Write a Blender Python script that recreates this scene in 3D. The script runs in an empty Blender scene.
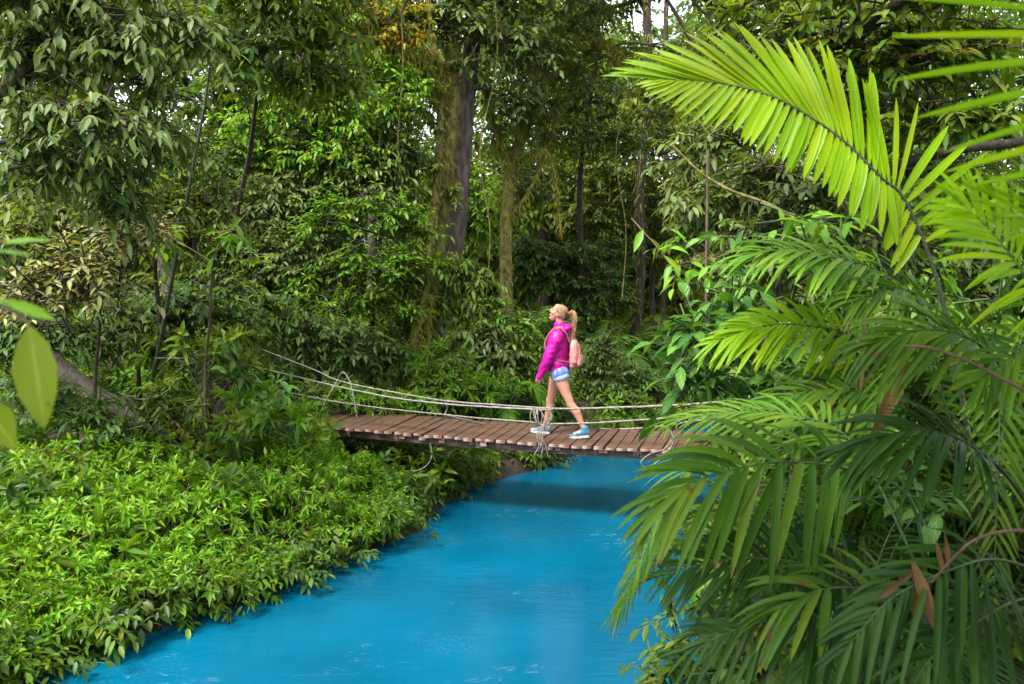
import bpy, bmesh, math, random
import numpy as np
from mathutils import Vector, Matrix, noise as mnoise

sc = bpy.context.scene
C = sc.collection
R = math.radians
rng = np.random.default_rng(7)
random.seed(7)

# ------------------------------------------------------------------ camera
CAMZ, PITCH, FPX = 3.4, R(-5.84), 900.0
cd = bpy.data.cameras.new('camera')
cam = bpy.data.objects.new('camera', cd); C.objects.link(cam)
cam.location = (0, 0, CAMZ)
cam.rotation_euler = (math.pi/2 + PITCH, 0, 0)
cd.sensor_width = 36.0; cd.lens = FPX/1024*36
cd.clip_start = 0.05; cd.clip_end = 2000
cd.dof.use_dof = True; cd.dof.focus_distance = 11.6; cd.dof.aperture_fstop = 4.0
sc.camera = cam

# ------------------------------------------------------------------ light
w = bpy.data.worlds.new('World'); sc.world = w; w.use_nodes = True
nt = w.node_tree; nt.nodes.clear()
SUN_EL, SUN_AZ = R(58), R(-142)        # azimuth measured from +Y towards +X
sky = nt.nodes.new('ShaderNodeTexSky'); sky.sky_type = 'NISHITA'; sky.sun_disc = False
sky.sun_elevation = SUN_EL; sky.sun_rotation = SUN_AZ
sky.dust_density = 3.0
hs = nt.nodes.new('ShaderNodeHueSaturation'); hs.inputs['Saturation'].default_value = 0.35
bg = nt.nodes.new('ShaderNodeBackground'); bg.inputs['Strength'].default_value = 0.15
out = nt.nodes.new('ShaderNodeOutputWorld')
nt.links.new(sky.outputs[0], hs.inputs['Color']); nt.links.new(hs.outputs[0], bg.inputs['Color'])
nt.links.new(bg.outputs[0], out.inputs['Surface'])
sl = bpy.data.lights.new('sun', 'SUN'); sl.energy = 1.5; sl.angle = R(14); sl.color = (1, .95, .86)
so = bpy.data.objects.new('sun', sl); C.objects.link(so)
sd = Vector((math.sin(SUN_AZ)*math.cos(SUN_EL), math.cos(SUN_AZ)*math.cos(SUN_EL), math.sin(SUN_EL)))
so.rotation_euler = sd.to_track_quat('Z', 'Y').to_euler(); so.location = sd*40
vs = sc.view_settings
vs.view_transform = 'Standard'; vs.look = 'None'; vs.gamma = 1; vs.use_curve_mapping = False
vs.exposure = 2.25
cy = sc.cycles
cy.max_bounces = 6; cy.diffuse_bounces = 4; cy.glossy_bounces = 3; cy.transmission_bounces = 4
cy.transparent_max_bounces = 4; cy.use_denoising = True; cy.caustics_reflective = False
cy.sample_clamp_indirect = 6
cy.use_adaptive_sampling = False

# ------------------------------------------------------------------ pixel -> place
cp, sp = math.cos(PITCH), math.sin(PITCH)
def ray(px, py):
    x = (px-512)/FPX; u = (342-py)/FPX
    return np.array((x, cp - u*sp, sp + u*cp))       # forward=(0,cp,sp) up=(0,-sp,cp)
def P(px, py, d):
    r = ray(px, py); return np.array((0, 0, CAMZ)) + r*(d/r[1])
def G(px, py, z=0.0):
    r = ray(px, py); return np.array((0, 0, CAMZ)) + r*((z-CAMZ)/r[2])
def nrm(a):
    return a/np.maximum(np.linalg.norm(a, axis=-1, keepdims=True), 1e-9)

# ------------------------------------------------------------------ tags
def tag(o, label=None, cat=None, group=None, kind=None):
    if label: o['label'] = label
    if cat: o['category'] = cat
    if group: o['group'] = group
    if kind: o['kind'] = kind
    return o
def empty(name, loc=(0, 0, 0), rz=0):
    o = bpy.data.objects.new(name, None); C.objects.link(o)
    o.location = loc; o.rotation_euler = (0, 0, rz); o.empty_display_size = .1
    return o
def copy_tree(o, parent=None):
    c = o.copy(); C.objects.link(c)
    if parent is not None: c.parent = parent
    for ch in list(o.children): copy_tree(ch, c)
    return c

# ------------------------------------------------------------------ materials
def new_mat(name):
    m = bpy.data.materials.new(name); m.use_nodes = True
    t = m.node_tree; t.nodes.clear()
    o = t.nodes.new('ShaderNodeOutputMaterial')
    return m, t, o
def N(t, kind, **kw):
    n = t.nodes.new(kind)
    for k, v in kw.items():
        if k in n.inputs: n.inputs[k].default_value = v
        else: setattr(n, k, v)
    return n
def ramp(t, cols, fac=None, interp='LINEAR'):
    r = t.nodes.new('ShaderNodeValToRGB'); r.color_ramp.interpolation = interp
    e = r.color_ramp.elements
    while len(e) < len(cols): e.new(.5)
    for i, c in enumerate(cols):
        if len(c) == 2: pos, c = c
        else: pos = i/max(1, len(cols)-1)
        e[i].position = pos; e[i].color = (*c, 1) if len(c) == 3 else c
    if fac is not None: t.links.new(fac, r.inputs[0])
    return r
def leaf_mat(name, cols, trans=.45, rough=.45, rib=(.35), ts=(1.6, 1.45, .4), spec=.22, veins=0, spots=0):
    m, t, o = new_mat(name); L = t.links.new
    g = N(t, 'ShaderNodeNewGeometry')
    r = ramp(t, cols, g.outputs['Random Per Island'])
    tc = N(t, 'ShaderNodeTexCoord')
    n1 = N(t, 'ShaderNodeTexNoise', Scale=1.3, Detail=2.0); L(tc.outputs['Object'], n1.inputs['Vector'])
    mr = N(t, 'ShaderNodeMapRange'); mr.inputs[1].default_value = .3; mr.inputs[2].default_value = .7
    mr.inputs[3].default_value = .7; mr.inputs[4].default_value = 1.3; L(n1.outputs['Fac'], mr.inputs[0])
    h = N(t, 'ShaderNodeHueSaturation'); L(r.outputs[0], h.inputs['Color']); L(mr.outputs[0], h.inputs['Value'])
    hue = N(t, 'ShaderNodeMapRange'); hue.inputs[3].default_value = .485; hue.inputs[4].default_value = .515
    L(n1.outputs['Fac'], hue.inputs[0]); L(hue.outputs[0], h.inputs['Hue'])
    col = h.outputs[0]
    uv = N(t, 'ShaderNodeUVMap'); sx = N(t, 'ShaderNodeSeparateXYZ'); L(uv.outputs[0], sx.inputs[0])
    # pale midrib
    a = N(t, 'ShaderNodeMath', operation='SUBTRACT'); L(sx.outputs[1], a.inputs[0]); a.inputs[1].default_value = .5
    b = N(t, 'ShaderNodeMath', operation='ABSOLUTE'); L(a.outputs[0], b.inputs[0])
    c = N(t, 'ShaderNodeMapRange'); c.inputs[1].default_value = .015; c.inputs[2].default_value = .07
    c.inputs[3].default_value = rib; c.inputs[4].default_value = 0; L(b.outputs[0], c.inputs[0])
    mx = N(t, 'ShaderNodeMixRGB'); L(c.outputs[0], mx.inputs[0]); L(col, mx.inputs[1])
    hh = N(t, 'ShaderNodeHueSaturation', Value=2.0, Saturation=.85); L(col, hh.inputs['Color']); L(hh.outputs[0], mx.inputs[2])
    col = mx.outputs[0]
    if spots:
        n2 = N(t, 'ShaderNodeTexNoise', Scale=spots, Detail=3.0); L(tc.outputs['Object'], n2.inputs['Vector'])
        rr = ramp(t, [(.66, (0, 0, 0)), (.70, (1, 1, 1))], n2.outputs['Fac'])
        m2 = N(t, 'ShaderNodeMixRGB'); L(rr.outputs[0], m2.inputs[0]); L(col, m2.inputs[1]); m2.inputs[2].default_value = (.10, .055, .015, 1)
        col = m2.outputs[0]
        tp = N(t, 'ShaderNodeMath', operation='MULTIPLY_ADD'); L(n2.outputs['Fac'], tp.inputs[0]); tp.inputs[1].default_value = .55; L(sx.outputs[0], tp.inputs[2])
        tr_ = ramp(t, [(.0, (0, 0, 0)), (.5, (0, 0, 0)), (1, (1, 1, 1))]); sb = N(t, 'ShaderNodeMapRange'); sb.inputs[1].default_value = 1.2; sb.inputs[2].default_value = 1.3; L(tp.outputs[0], sb.inputs[0])
        m3 = N(t, 'ShaderNodeMixRGB'); L(sb.outputs[0], m3.inputs[0]); L(col, m3.inputs[1]); m3.inputs[2].default_value = (.13, .085, .025, 1)
        col = m3.outputs[0]
    p = N(t, 'ShaderNodeBsdfPrincipled', Roughness=rough); p.inputs['Specular IOR Level'].default_value = spec
    L(col, p.inputs['Base Color'])
    if veins:
        wv = N(t, 'ShaderNodeMath', operation='MULTIPLY_ADD')      # chevron veins: x + |v-.5|
        L(b.outputs[0], wv.inputs[0]); wv.inputs[1].default_value = -.55; L(sx.outputs[0], wv.inputs[2])
        s1 = N(t, 'ShaderNodeMath', operation='MULTIPLY'); L(wv.outputs[0], s1.inputs[0]); s1.inputs[1].default_value = veins*6.283
        s2 = N(t, 'ShaderNodeMath', operation='SINE'); L(s1.outputs[0], s2.inputs[0])
        bp = N(t, 'ShaderNodeBump', Strength=.35, Distance=.004); L(s2.outputs[0], bp.inputs['Height'])
        L(bp.outputs[0], p.inputs['Normal'])
    tr = N(t, 'ShaderNodeBsdfTranslucent')
    vm = N(t, 'ShaderNodeMixRGB', blend_type='MULTIPLY'); vm.inputs[0].default_value = 1
    L(col, vm.inputs[1]); vm.inputs[2].default_value = (*ts, 1); L(vm.outputs[0], tr.inputs['Color'])
    ms = N(t, 'ShaderNodeMixShader'); ms.inputs[0].default_value = trans
    L(p.outputs[0], ms.inputs[1]); L(tr.outputs[0], ms.inputs[2]); L(ms.outputs[0], o.inputs['Surface'])
    return m
def simple_mat(name, cols, scale=6, rough=.7, bump=.3, stretch=(1, 1, 1), dist=.02, spec=.4, detail=5, coords='Object'):
    m, t, o = new_mat(name); L = t.links.new
    tc = N(t, 'ShaderNodeTexCoord'); mp = N(t, 'ShaderNodeMapping'); mp.inputs['Scale'].default_value = stretch
    L(tc.outputs[coords], mp.inputs[0])
    n1 = N(t, 'ShaderNodeTexNoise', Scale=scale, Detail=detail); L(mp.outputs[0], n1.inputs['Vector'])
    r = ramp(t, cols, n1.outputs['Fac'])
    p = N(t, 'ShaderNodeBsdfPrincipled', Roughness=rough); p.inputs['Specular IOR Level'].default_value = spec
    L(r.outputs[0], p.inputs['Base Color'])
    if bump:
        n2 = N(t, 'ShaderNodeTexNoise', Scale=scale*3, Detail=4.0); L(mp.outputs[0], n2.inputs['Vector'])
        bp = N(t, 'ShaderNodeBump', Strength=bump, Distance=dist); L(n2.outputs['Fac'], bp.inputs['Height']); L(bp.outputs[0], p.inputs['Normal'])
    L(p.outputs[0], o.inputs['Surface'])
    return m
M = {}
M['green'] = leaf_mat('leaf_green', [(.040, .085, .008), (.060, .12, .010), (.09, .15, .012), (.14, .18, .016)])
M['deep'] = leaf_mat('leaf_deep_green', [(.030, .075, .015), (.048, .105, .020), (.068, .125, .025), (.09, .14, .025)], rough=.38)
M['grey'] = leaf_mat('leaf_grey_green', [(.050, .090, .018), (.072, .125, .026), (.10, .15, .036), (.145, .18, .055)], rough=.42, trans=.38)
M['vivid'] = leaf_mat('leaf_vivid_green', [(.055, .14, .010), (.075, .18, .012), (.10, .21, .014), (.15, .23, .02)], rough=.36)
M['lime'] = leaf_mat('leaf_lime_green', [(.07, .17, .012), (.10, .22, .014), (.13, .26, .018), (.20, .28, .02)], rough=.38, trans=.4)
M['olive'] = leaf_mat('leaf_olive', [(.045, .080, .010), (.075, .115, .014), (.105, .145, .018), (.15, .16, .022)], rough=.45)
M['tan'] = leaf_mat('leaf_tan_olive', [(.15, .19, .055), (.22, .25, .08), (.29, .29, .11), (.31, .25, .12)], rough=.4, trans=.25)
M['yellow'] = leaf_mat('leaf_yellow', [(.10, .16, .012), (.17, .20, .014), (.26, .22, .018), (.30, .13, .018)], trans=.45)
M['far'] = leaf_mat('leaf_far', [(.035, .075, .012), (.06, .105, .016), (.09, .13, .02), (.13, .15, .022)], rough=.4)
M['broad'] = leaf_mat('leaf_broad_glossy', [(.03, .10, .016), (.05, .14, .02), (.075, .17, .025), (.11, .2, .03)], rough=.28, veins=5, trans=.3)
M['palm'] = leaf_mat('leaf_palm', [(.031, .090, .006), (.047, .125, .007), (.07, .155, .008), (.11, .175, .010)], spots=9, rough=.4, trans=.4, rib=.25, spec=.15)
M['palm_lime_lit'] = leaf_mat('leaf_palm_lime_lit', [(.17, .33, .003), (.21, .38, .004), (.25, .41, .005), (.30, .42, .006)], rough=.4, trans=.6, rib=.3, ts=(1.5, 1.4, .4))  # glow of backlit fronds put into this lighter base colour
M['palm_shade'] = leaf_mat('leaf_palm_shade', [(.012, .043, .005), (.018, .058, .006), (.026, .073, .007), (.038, .088, .008)], rough=.42, trans=.3, rib=.25, spec=.15)  # shade of the lower right fronds put into this darker leaf colour
M['dead'] = leaf_mat('leaf_dead_brown', [(.07, .036, .014), (.115, .058, .023), (.16, .085, .035), (.09, .045, .02)], rough=.6, trans=.2, rib=.2)
M['near'] = leaf_mat('leaf_near_spotted', [(.10, .155, .008), (.12, .18, .008), (.135, .19, .010)], trans=.5, rough=.4, spots=26, ts=(1.5, 1.4, .4))
M['moss'] = leaf_mat('moss_strand', [(.09, .10, .014), (.15, .16, .02), (.21, .19, .03), (.16, .12, .04)], rough=.8, trans=.3, spec=.1)
M['bark'] = simple_mat('bark_dark', [(.3, (.010, .007, .006)), (.55, (.034, .024, .017)), (.70, (.034, .040, .014))], 5, .8, .9, (3, 3, .6), .03)
M['bark_purple'] = simple_mat('bark_purple_brown', [(.3, (.036, .024, .019)), (.5, (.085, .057, .046)), (.64, (.14, .105, .085)), (.72, (.08, .085, .03))], 4, .8, 1., (3, 3, .9), .03)
M['bark_moss'] = simple_mat('bark_mossy', [(.30, (.05, .035, .014)), (.48, (.12, .10, .026)), (.65, (.19, .18, .04))], 6, .9, 1., (2, 2, 1), .04)
M['twig'] = simple_mat('twig_brown', [(.3, (.045, .032, .018)), (.7, (.11, .08, .04))], 8, .7, .3)
M['stem_green'] = simple_mat('stem_green', [(.3, (.02, .045, .012)), (.7, (.05, .09, .02))], 8, .5, .2)
M['stem_black'] = simple_mat('stem_dark', [(.3, (.010, .012, .008)), (.7, (.03, .035, .015))], 10, .5, .3)
M['wood'] = simple_mat('plank_wood', [(.3, (.024, .012, .006)), (.5, (.064, .032, .017)), (.68, (.125, .075, .046))], 5, .6, .5, (.8, 8, 8), .006)
M['wood_end'] = simple_mat('plank_end_worn_paint', [(.40, (.10, .045, .032)), (.52, (.20, .11, .085)), (.60, (.26, .21, .18)), (.75, (.38, .33, .30))], 9, .7, .4, (1, 1, 1), .004, coords='Object')
M['beam'] = simple_mat('beam_wood_dark', [(.3, (.035, .020, .016)), (.55, (.075, .045, .036)), (.75, (.16, .11, .09))], 4, .7, .5, (.7, 5, 5), .008)
M['rope'] = simple_mat('rope_pale', [(.3, (.10, .085, .07)), (.55, (.19, .165, .145)), (.75, (.29, .26, .235))], 30, .8, .8, (1, 1, 1), .004)
M['cable'] = simple_mat('cable_grey', [(.3, (.12, .11, .11)), (.7, (.26, .24, .24))], 20, .5, .4, (1, 1, 1), .003)

# ------------------------------------------------------------------ mesh collector (quads only)
class MB:
    def __init__(s): s.v = []; s.f = []; s.u = []; s.m = []; s.n = 0
    def add(s, V, F, U=None, mi=0):
        s.v.append(V.reshape(-1, 3)); s.f.append(F.reshape(-1, 4)+s.n)
        s.u.append(np.zeros((len(s.v[-1]), 2)) if U is None else U.reshape(-1, 2))
        s.m.append(np.full(len(s.f[-1]), mi, np.int32)); s.n += len(s.v[-1])
    def build(s, name, mats, parent=None, origin=None, smooth=True):
        V = np.concatenate(s.v).astype(np.float32); F = np.concatenate(s.f).astype(np.int32)
        U = np.concatenate(s.u).astype(np.float32); mi = np.concatenate(s.m)
        if origin is not None: V = V-np.asarray(origin, np.float32)
        me = bpy.data.meshes.new(name)
        me.vertices.add(len(V)); me.vertices.foreach_set('co', V.ravel())
        me.loops.add(F.size); me.loops.foreach_set('vertex_index', F.ravel())
        me.polygons.add(len(F)); me.polygons.foreach_set('loop_start', np.arange(0, F.size, 4, dtype=np.int32))
        me.polygons.foreach_set('material_index', mi)
        me.polygons.foreach_set('use_smooth', np.full(len(F), smooth))
        me.update(calc_edges=True)
        uv = me.uv_layers.new(name='UVMap'); uv.data.foreach_set('uv', U[F.ravel()].ravel())
        for m in (mats if isinstance(mats, (list, tuple)) else [mats]): me.materials.append(m)
        o = bpy.data.objects.new(name, me); C.objects.link(o)
        if parent is not None: o.parent = parent
        return o

PROF = {'oval': [(0, .08), (.18, .62), (.42, 1.), (.68, .82), (.88, .36), (1, .02)],
        'oval3': [(0, .10), (.45, 1.), (1, .03)], 'oval4': [(0, .08), (.28, .85), (.65, .85), (1, .03)],
        'lance': [(0, .10), (.25, .8), (.5, 1.), (.78, .6), (1, .02)],
        'palm': [(0, .30), (.12, .75), (.32, 1.), (.55, 1.), (.75, .82), (.9, .5), (1, .05)],
        'grass': [(0, .8), (.35, 1.), (.7, .7), (1, .05)]}
def leaves(mb, pos, dirs, ups, L, W, droop=.15, prof='oval4', fold=.18, mi=0, wave=0):
    """one leaf blade per row: a folded strip along dirs, bent down by droop"""
    pr = np.array(PROF[prof]); S = len(pr); n = len(pos)
    if n == 0: return
    L = np.broadcast_to(np.asarray(L, float), (n,)); W = np.broadcast_to(np.asarray(W, float), (n,))
    dr = np.broadcast_to(np.asarray(droop, float), (n,))
    d = nrm(dirs); side = nrm(np.cross(ups, d)); up = np.cross(d, side)
    s = pr[:, 0]; wd = pr[:, 1]
    cen = pos[:, None] + d[:, None]*(L[:, None]*s)[..., None] + np.array((0, 0, -1.))*((dr*L)[:, None]*s**2)[..., None]
    hw = (W[:, None]*.5*wd)
    wob = 0
    if wave: wob = (np.sin(s*9+rng.random((n, 1))*6)*W[:, None]*wave)[..., None]*up[:, None]
    l = cen + side[:, None]*hw[..., None] + up[:, None]*(hw*fold*2)[..., None] + wob
    r = cen - side[:, None]*hw[..., None] + up[:, None]*(hw*fold*2)[..., None] - wob
    V = np.stack([l, cen, r], 2)                                   # n,S,3,3
    U = np.zeros((n, S, 3, 2)); U[..., 0] = s[None, :, None]; U[..., 0, 1] = 1; U[..., 1, 1] = .5
    base = (np.arange(S-1)[:, None]*3+np.arange(2)[None])[..., None]+np.array([0, 1, 4, 3])
    base = base.reshape(-1, 4)
    F = (np.arange(n)*S*3)[:, None, None]+base[None]
    mb.add(V, F, U, mi)
def tube(mb, pts, rad, sides=8, mi=0, cap=True, rough=0):
    pts = np.asarray(pts, float); n = len(pts); rad = np.broadcast_to(np.asarray(rad, float), (n,)).copy()
    T = nrm(np.gradient(pts, axis=0))
    a = np.array((0, 0, 1.)) if abs(T[0, 2]) < .8 else np.array((0, 1., 0))
    u = nrm(np.cross(T, a)); v = np.cross(T, u)
    th = np.arange(sides)/sides*2*math.pi
    rr = rad[:, None]*np.ones(sides)
    if rough: rr = rr*(1+rough*(rng.random((n, sides))-.5)*2)
    V = pts[:, None]+rr[..., None]*(np.cos(th)[None, :, None]*u[:, None]+np.sin(th)[None, :, None]*v[:, None])
    i = np.arange(n-1)[:, None]*sides; j = np.arange(sides)[None]; k = (j+1) % sides
    F = np.stack([i+j, i+k, i+k+sides, i+j+sides], -1)
    U = np.stack(np.broadcast_arrays(np.linspace(0, 1, n)[:, None], (th/6.283)[None]), -1)
    mb.add(V, F, U, mi)
    if cap:
        for e in (0, n-1):
            c = pts[e]; ring = V[e]
            VV = np.concatenate([ring, c[None]]); jj = np.arange(0, sides, 2)
            mb.add(VV, np.stack([jj, (jj+1) % sides, (jj+2) % sides, np.full(len(jj), sides)], -1), None, mi)
def curve(pts, n=24):
    """Catmull-Rom through the points"""
    p = np.asarray(pts, float)
    if len(p) == 2: return p[0]+(p[1]-p[0])*np.linspace(0, 1, n)[:, None]
    q = np.concatenate([[2*p[0]-p[1]], p, [2*p[-1]-p[-2]]])
    t = np.linspace(0, len(p)-1-1e-9, n); i = t.astype(int); f = (t-i)[:, None]
    a, b, c, d = q[i], q[i+1], q[i+2], q[i+3]
    return .5*(2*b+(c-a)*f+(2*a-5*b+4*c-d)*f**2+(3*b-a-3*c+d)*f**3)

# ------------------------------------------------------------------ river and ground
left_shore = [(-12, -12), (-9, -4), (-6.2, 2.5)] + [tuple(G(*p)[:2]) for p in
    ((-30, 700), (60, 668), (130, 640), (200, 615), (280, 590), (350, 556), (420, 532), (440, 508), (480, 484), (535, 470))]
left_shore += [(1.6, 15.6), (4, 17.6), (9, 19.5), (22, 21), (60, 24)]
right_shore = [(60, 19), (22, 17), (9, 15.6), (5, 14.2), (3.3, 12.6), (2.45, 11), (1.9, 8.8), (1.5, 6.6), (.8, 4.6), (-1.2, 2.6), (-4, -1), (-6, -6), (-7, -12)]
river = np.array(left_shore+right_shore)
def poly_dist(x, y):
    """signed distance to the river's edge, positive on land; side: -1 left/far bank, +1 right bank"""
    x = np.asarray(x, float); y = np.asarray(y, float)
    best = np.full(x.shape, 1e9); side = np.zeros(x.shape); ins = np.zeros(x.shape, bool)
    nL = len(left_shore)
    for i in range(len(river)):
        a = river[i]; b = river[(i+1) % len(river)]
        ab = b-a; t = np.clip(((x-a[0])*ab[0]+(y-a[1])*ab[1])/(ab@ab), 0, 1)
        d = np.hypot(x-a[0]-t*ab[0], y-a[1]-t*ab[1])
        s = -1 if i < nL-1 else 1
        side = np.where(d < best, s, side); best = np.minimum(best, d)
        c = ((a[1] > y) != (b[1] > y)) & (x < (b[0]-a[0])*(y-a[1])/(b[1]-a[1]+1e-12)+a[0])
        ins ^= c
    return np.where(ins, -best, best), side
def ground(x, y):
    x = np.asarray(x, float); y = np.asarray(y, float)
    d, s = poly_dist(x, y)
    dl = np.clip(d, 0, None)
    hl = .14*(1-np.exp(-dl/.15))+.90*(1-np.exp(-dl/2.2))+.045*np.clip(dl-2, 0, 40)
    hr = .5*(1-np.exp(-dl/.2))+1.3*(1-np.exp(-dl/1.8))+.05*np.clip(dl-2, 0, 40)
    h = np.where(s < 0, hl, hr)
    h = np.where(d < 0, -np.clip(-d*.8, 0, 1.2)-.03, h)
    h = h+np.where(d > .3, .07*np.sin(x*2.1+np.sin(y*1.7))*np.cos(y*1.9+.5*x), 0)
    return np.minimum(h, 5)
def gz(x, y): return float(ground(np.array([x]), np.array([y]))[0])
def axis(lo, hi, step, far):
    a = np.arange(lo, hi+1e-6, step); e = np.geomspace(1, far, 14)
    return np.concatenate([lo-e[::-1], a, hi+e])
gx = axis(-16, 16, .2, 500); gy = axis(-8, 34, .2, 500)
X, Y = np.meshgrid(gx, gy); Z = ground(X, Y)
mb = MB(); nx = len(gx); ny = len(gy)
ii = (np.arange(ny-1)[:, None]*nx+np.arange(nx-1)[None])
mb.add(np.stack([X, Y, Z], -1), np.stack([ii, ii+1, ii+1+nx, ii+nx], -1))
M['soil'] = simple_mat('forest_soil', [(.3, (.008, .006, .004)), (.5, (.020, .014, .008)), (.64, (.05, .028, .014)), (.75, (.02, .024, .008))], 2.2, .9, .8, (1, 1, 1), .05)
tag(mb.build('ground', M['soil']), kind='structure')

# water
def water_mat():
    m, t, o = new_mat('turquoise_water'); L = t.links.new
    tc = N(t, 'ShaderNodeTexCoord')
    p = N(t, 'ShaderNodeBsdfPrincipled', Roughness=.07); p.inputs['IOR'].default_value = 1.33
    n1 = N(t, 'ShaderNodeTexNoise', Scale=.5, Detail=3.0); L(tc.outputs['Object'], n1.inputs['Vector'])
    r = ramp(t, [(.3, (.0003, .050, .094)), (.7, (.0005, .086, .155))], n1.outputs['Fac'])
    # thin drifting foam lines and bubbles, then painted sky reflections
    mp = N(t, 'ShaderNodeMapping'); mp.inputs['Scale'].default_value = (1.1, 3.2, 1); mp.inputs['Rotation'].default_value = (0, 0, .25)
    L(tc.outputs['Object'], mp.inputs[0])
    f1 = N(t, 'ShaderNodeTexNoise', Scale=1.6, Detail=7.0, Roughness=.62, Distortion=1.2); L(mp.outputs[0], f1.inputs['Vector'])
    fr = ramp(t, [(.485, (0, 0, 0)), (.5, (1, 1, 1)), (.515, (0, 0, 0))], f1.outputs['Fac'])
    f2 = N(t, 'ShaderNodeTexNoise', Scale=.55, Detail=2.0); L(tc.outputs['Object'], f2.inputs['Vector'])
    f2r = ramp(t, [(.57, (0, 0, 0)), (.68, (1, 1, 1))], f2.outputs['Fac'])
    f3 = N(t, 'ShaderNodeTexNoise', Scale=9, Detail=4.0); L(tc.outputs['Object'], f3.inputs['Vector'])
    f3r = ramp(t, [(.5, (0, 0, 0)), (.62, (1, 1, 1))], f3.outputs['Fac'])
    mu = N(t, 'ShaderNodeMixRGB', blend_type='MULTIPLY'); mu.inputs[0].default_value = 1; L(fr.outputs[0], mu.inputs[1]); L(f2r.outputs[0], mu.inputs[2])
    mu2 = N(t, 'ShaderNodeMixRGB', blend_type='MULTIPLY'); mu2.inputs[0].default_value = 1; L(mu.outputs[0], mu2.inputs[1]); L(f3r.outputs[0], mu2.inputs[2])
    f4 = N(t, 'ShaderNodeTexNoise', Scale=34, Detail=3.0, Distortion=.8); L(mp.outputs[0], f4.inputs['Vector'])  # pale speckle: foam specks and sky glints on ripples painted into the colour
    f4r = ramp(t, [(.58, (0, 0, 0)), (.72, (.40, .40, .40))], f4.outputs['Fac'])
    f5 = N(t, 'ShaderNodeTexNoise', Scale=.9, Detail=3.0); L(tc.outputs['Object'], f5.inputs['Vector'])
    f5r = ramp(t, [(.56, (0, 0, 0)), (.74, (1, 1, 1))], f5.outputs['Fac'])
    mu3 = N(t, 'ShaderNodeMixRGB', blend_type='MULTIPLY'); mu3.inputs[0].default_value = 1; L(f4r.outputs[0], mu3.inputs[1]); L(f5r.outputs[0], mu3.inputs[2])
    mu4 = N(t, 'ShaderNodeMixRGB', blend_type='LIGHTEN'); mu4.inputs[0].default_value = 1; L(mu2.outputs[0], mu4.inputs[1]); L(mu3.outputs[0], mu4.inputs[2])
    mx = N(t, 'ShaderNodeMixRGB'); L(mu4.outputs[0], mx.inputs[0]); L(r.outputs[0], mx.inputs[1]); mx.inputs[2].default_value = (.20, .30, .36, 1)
    L(mx.outputs[0], p.inputs['Base Color'])
    b1 = N(t, 'ShaderNodeTexNoise', Scale=3.2, Detail=4.0, Distortion=.6); L(mp.outputs[0], b1.inputs['Vector'])
    bp = N(t, 'ShaderNodeBump', Strength=.13, Distance=.05); L(b1.outputs['Fac'], bp.inputs['Height'])
    b2 = N(t, 'ShaderNodeTexNoise', Scale=22, Detail=3.0); L(mp.outputs[0], b2.inputs['Vector'])
    bm = N(t, 'ShaderNodeMath', operation='MULTIPLY'); L(b2.outputs['Fac'], bm.inputs[0]); L(f2.outputs['Fac'], bm.inputs[1])
    bp2 = N(t, 'ShaderNodeBump', Strength=.30, Distance=.010); L(bm.outputs[0], bp2.inputs['Height']); L(bp.outputs[0], bp2.inputs['Normal'])
    L(bp2.outputs[0], p.inputs['Normal'])
    L(p.outputs[0], o.inputs['Surface'])
    return m
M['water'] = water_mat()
bmw = bmesh.new()
bmw.faces.new([bmw.verts.new((x, y, 0)) for x, y in ((-60, -40), (60, -40), (60, 40), (-60, 40))])
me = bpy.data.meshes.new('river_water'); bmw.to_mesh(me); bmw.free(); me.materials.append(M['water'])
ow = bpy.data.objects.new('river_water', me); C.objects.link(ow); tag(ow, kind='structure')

# ------------------------------------------------------------------ foliage builders
ZV = np.array((0, 0, 1.)); DENS = 1.6
def runit(n):
    return nrm(rng.normal(size=(n, 3)))
STY = {  # L leaf length, W width, K leaves per twig, tw twig length, droop of twig, ld leaf droop
 'big':   dict(L=.19, W=.085, K=9, tw=.65, dr=.25, ld=.45, prof='oval', kind='two'),
 'mid':   dict(L=.118, W=.054, K=11, tw=.55, dr=.2, ld=.3, prof='oval4', kind='two'),
 'fine':  dict(L=.10, W=.046, K=12, tw=.5, dr=.2, ld=.25, prof='oval4', kind='two'),
 'far':   dict(L=.20, W=.095, K=8, tw=.7, dr=.2, ld=.3, prof='oval3', kind='two'),
 'layer': dict(L=.12, W=.050, K=13, tw=.75, dr=.12, ld=.12, prof='oval4', kind='two'),
 'hang':  dict(L=.145, W=.066, K=10, tw=.65, dr=.45, ld=.6, prof='oval4', kind='two'),
 'whorl': dict(L=.110, W=.027, K=11, tw=.22, dr=.05, ld=.1, prof='lance', kind='whorl'),
 'whorlbig': dict(L=.20, W=.05, K=10, tw=.3, dr=.05, ld=.15, prof='lance', kind='whorl'),
 'broad': dict(L=.20, W=.085, K=6, tw=.55, dr=.15, ld=.3, prof='oval', kind='two'),
}
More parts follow.
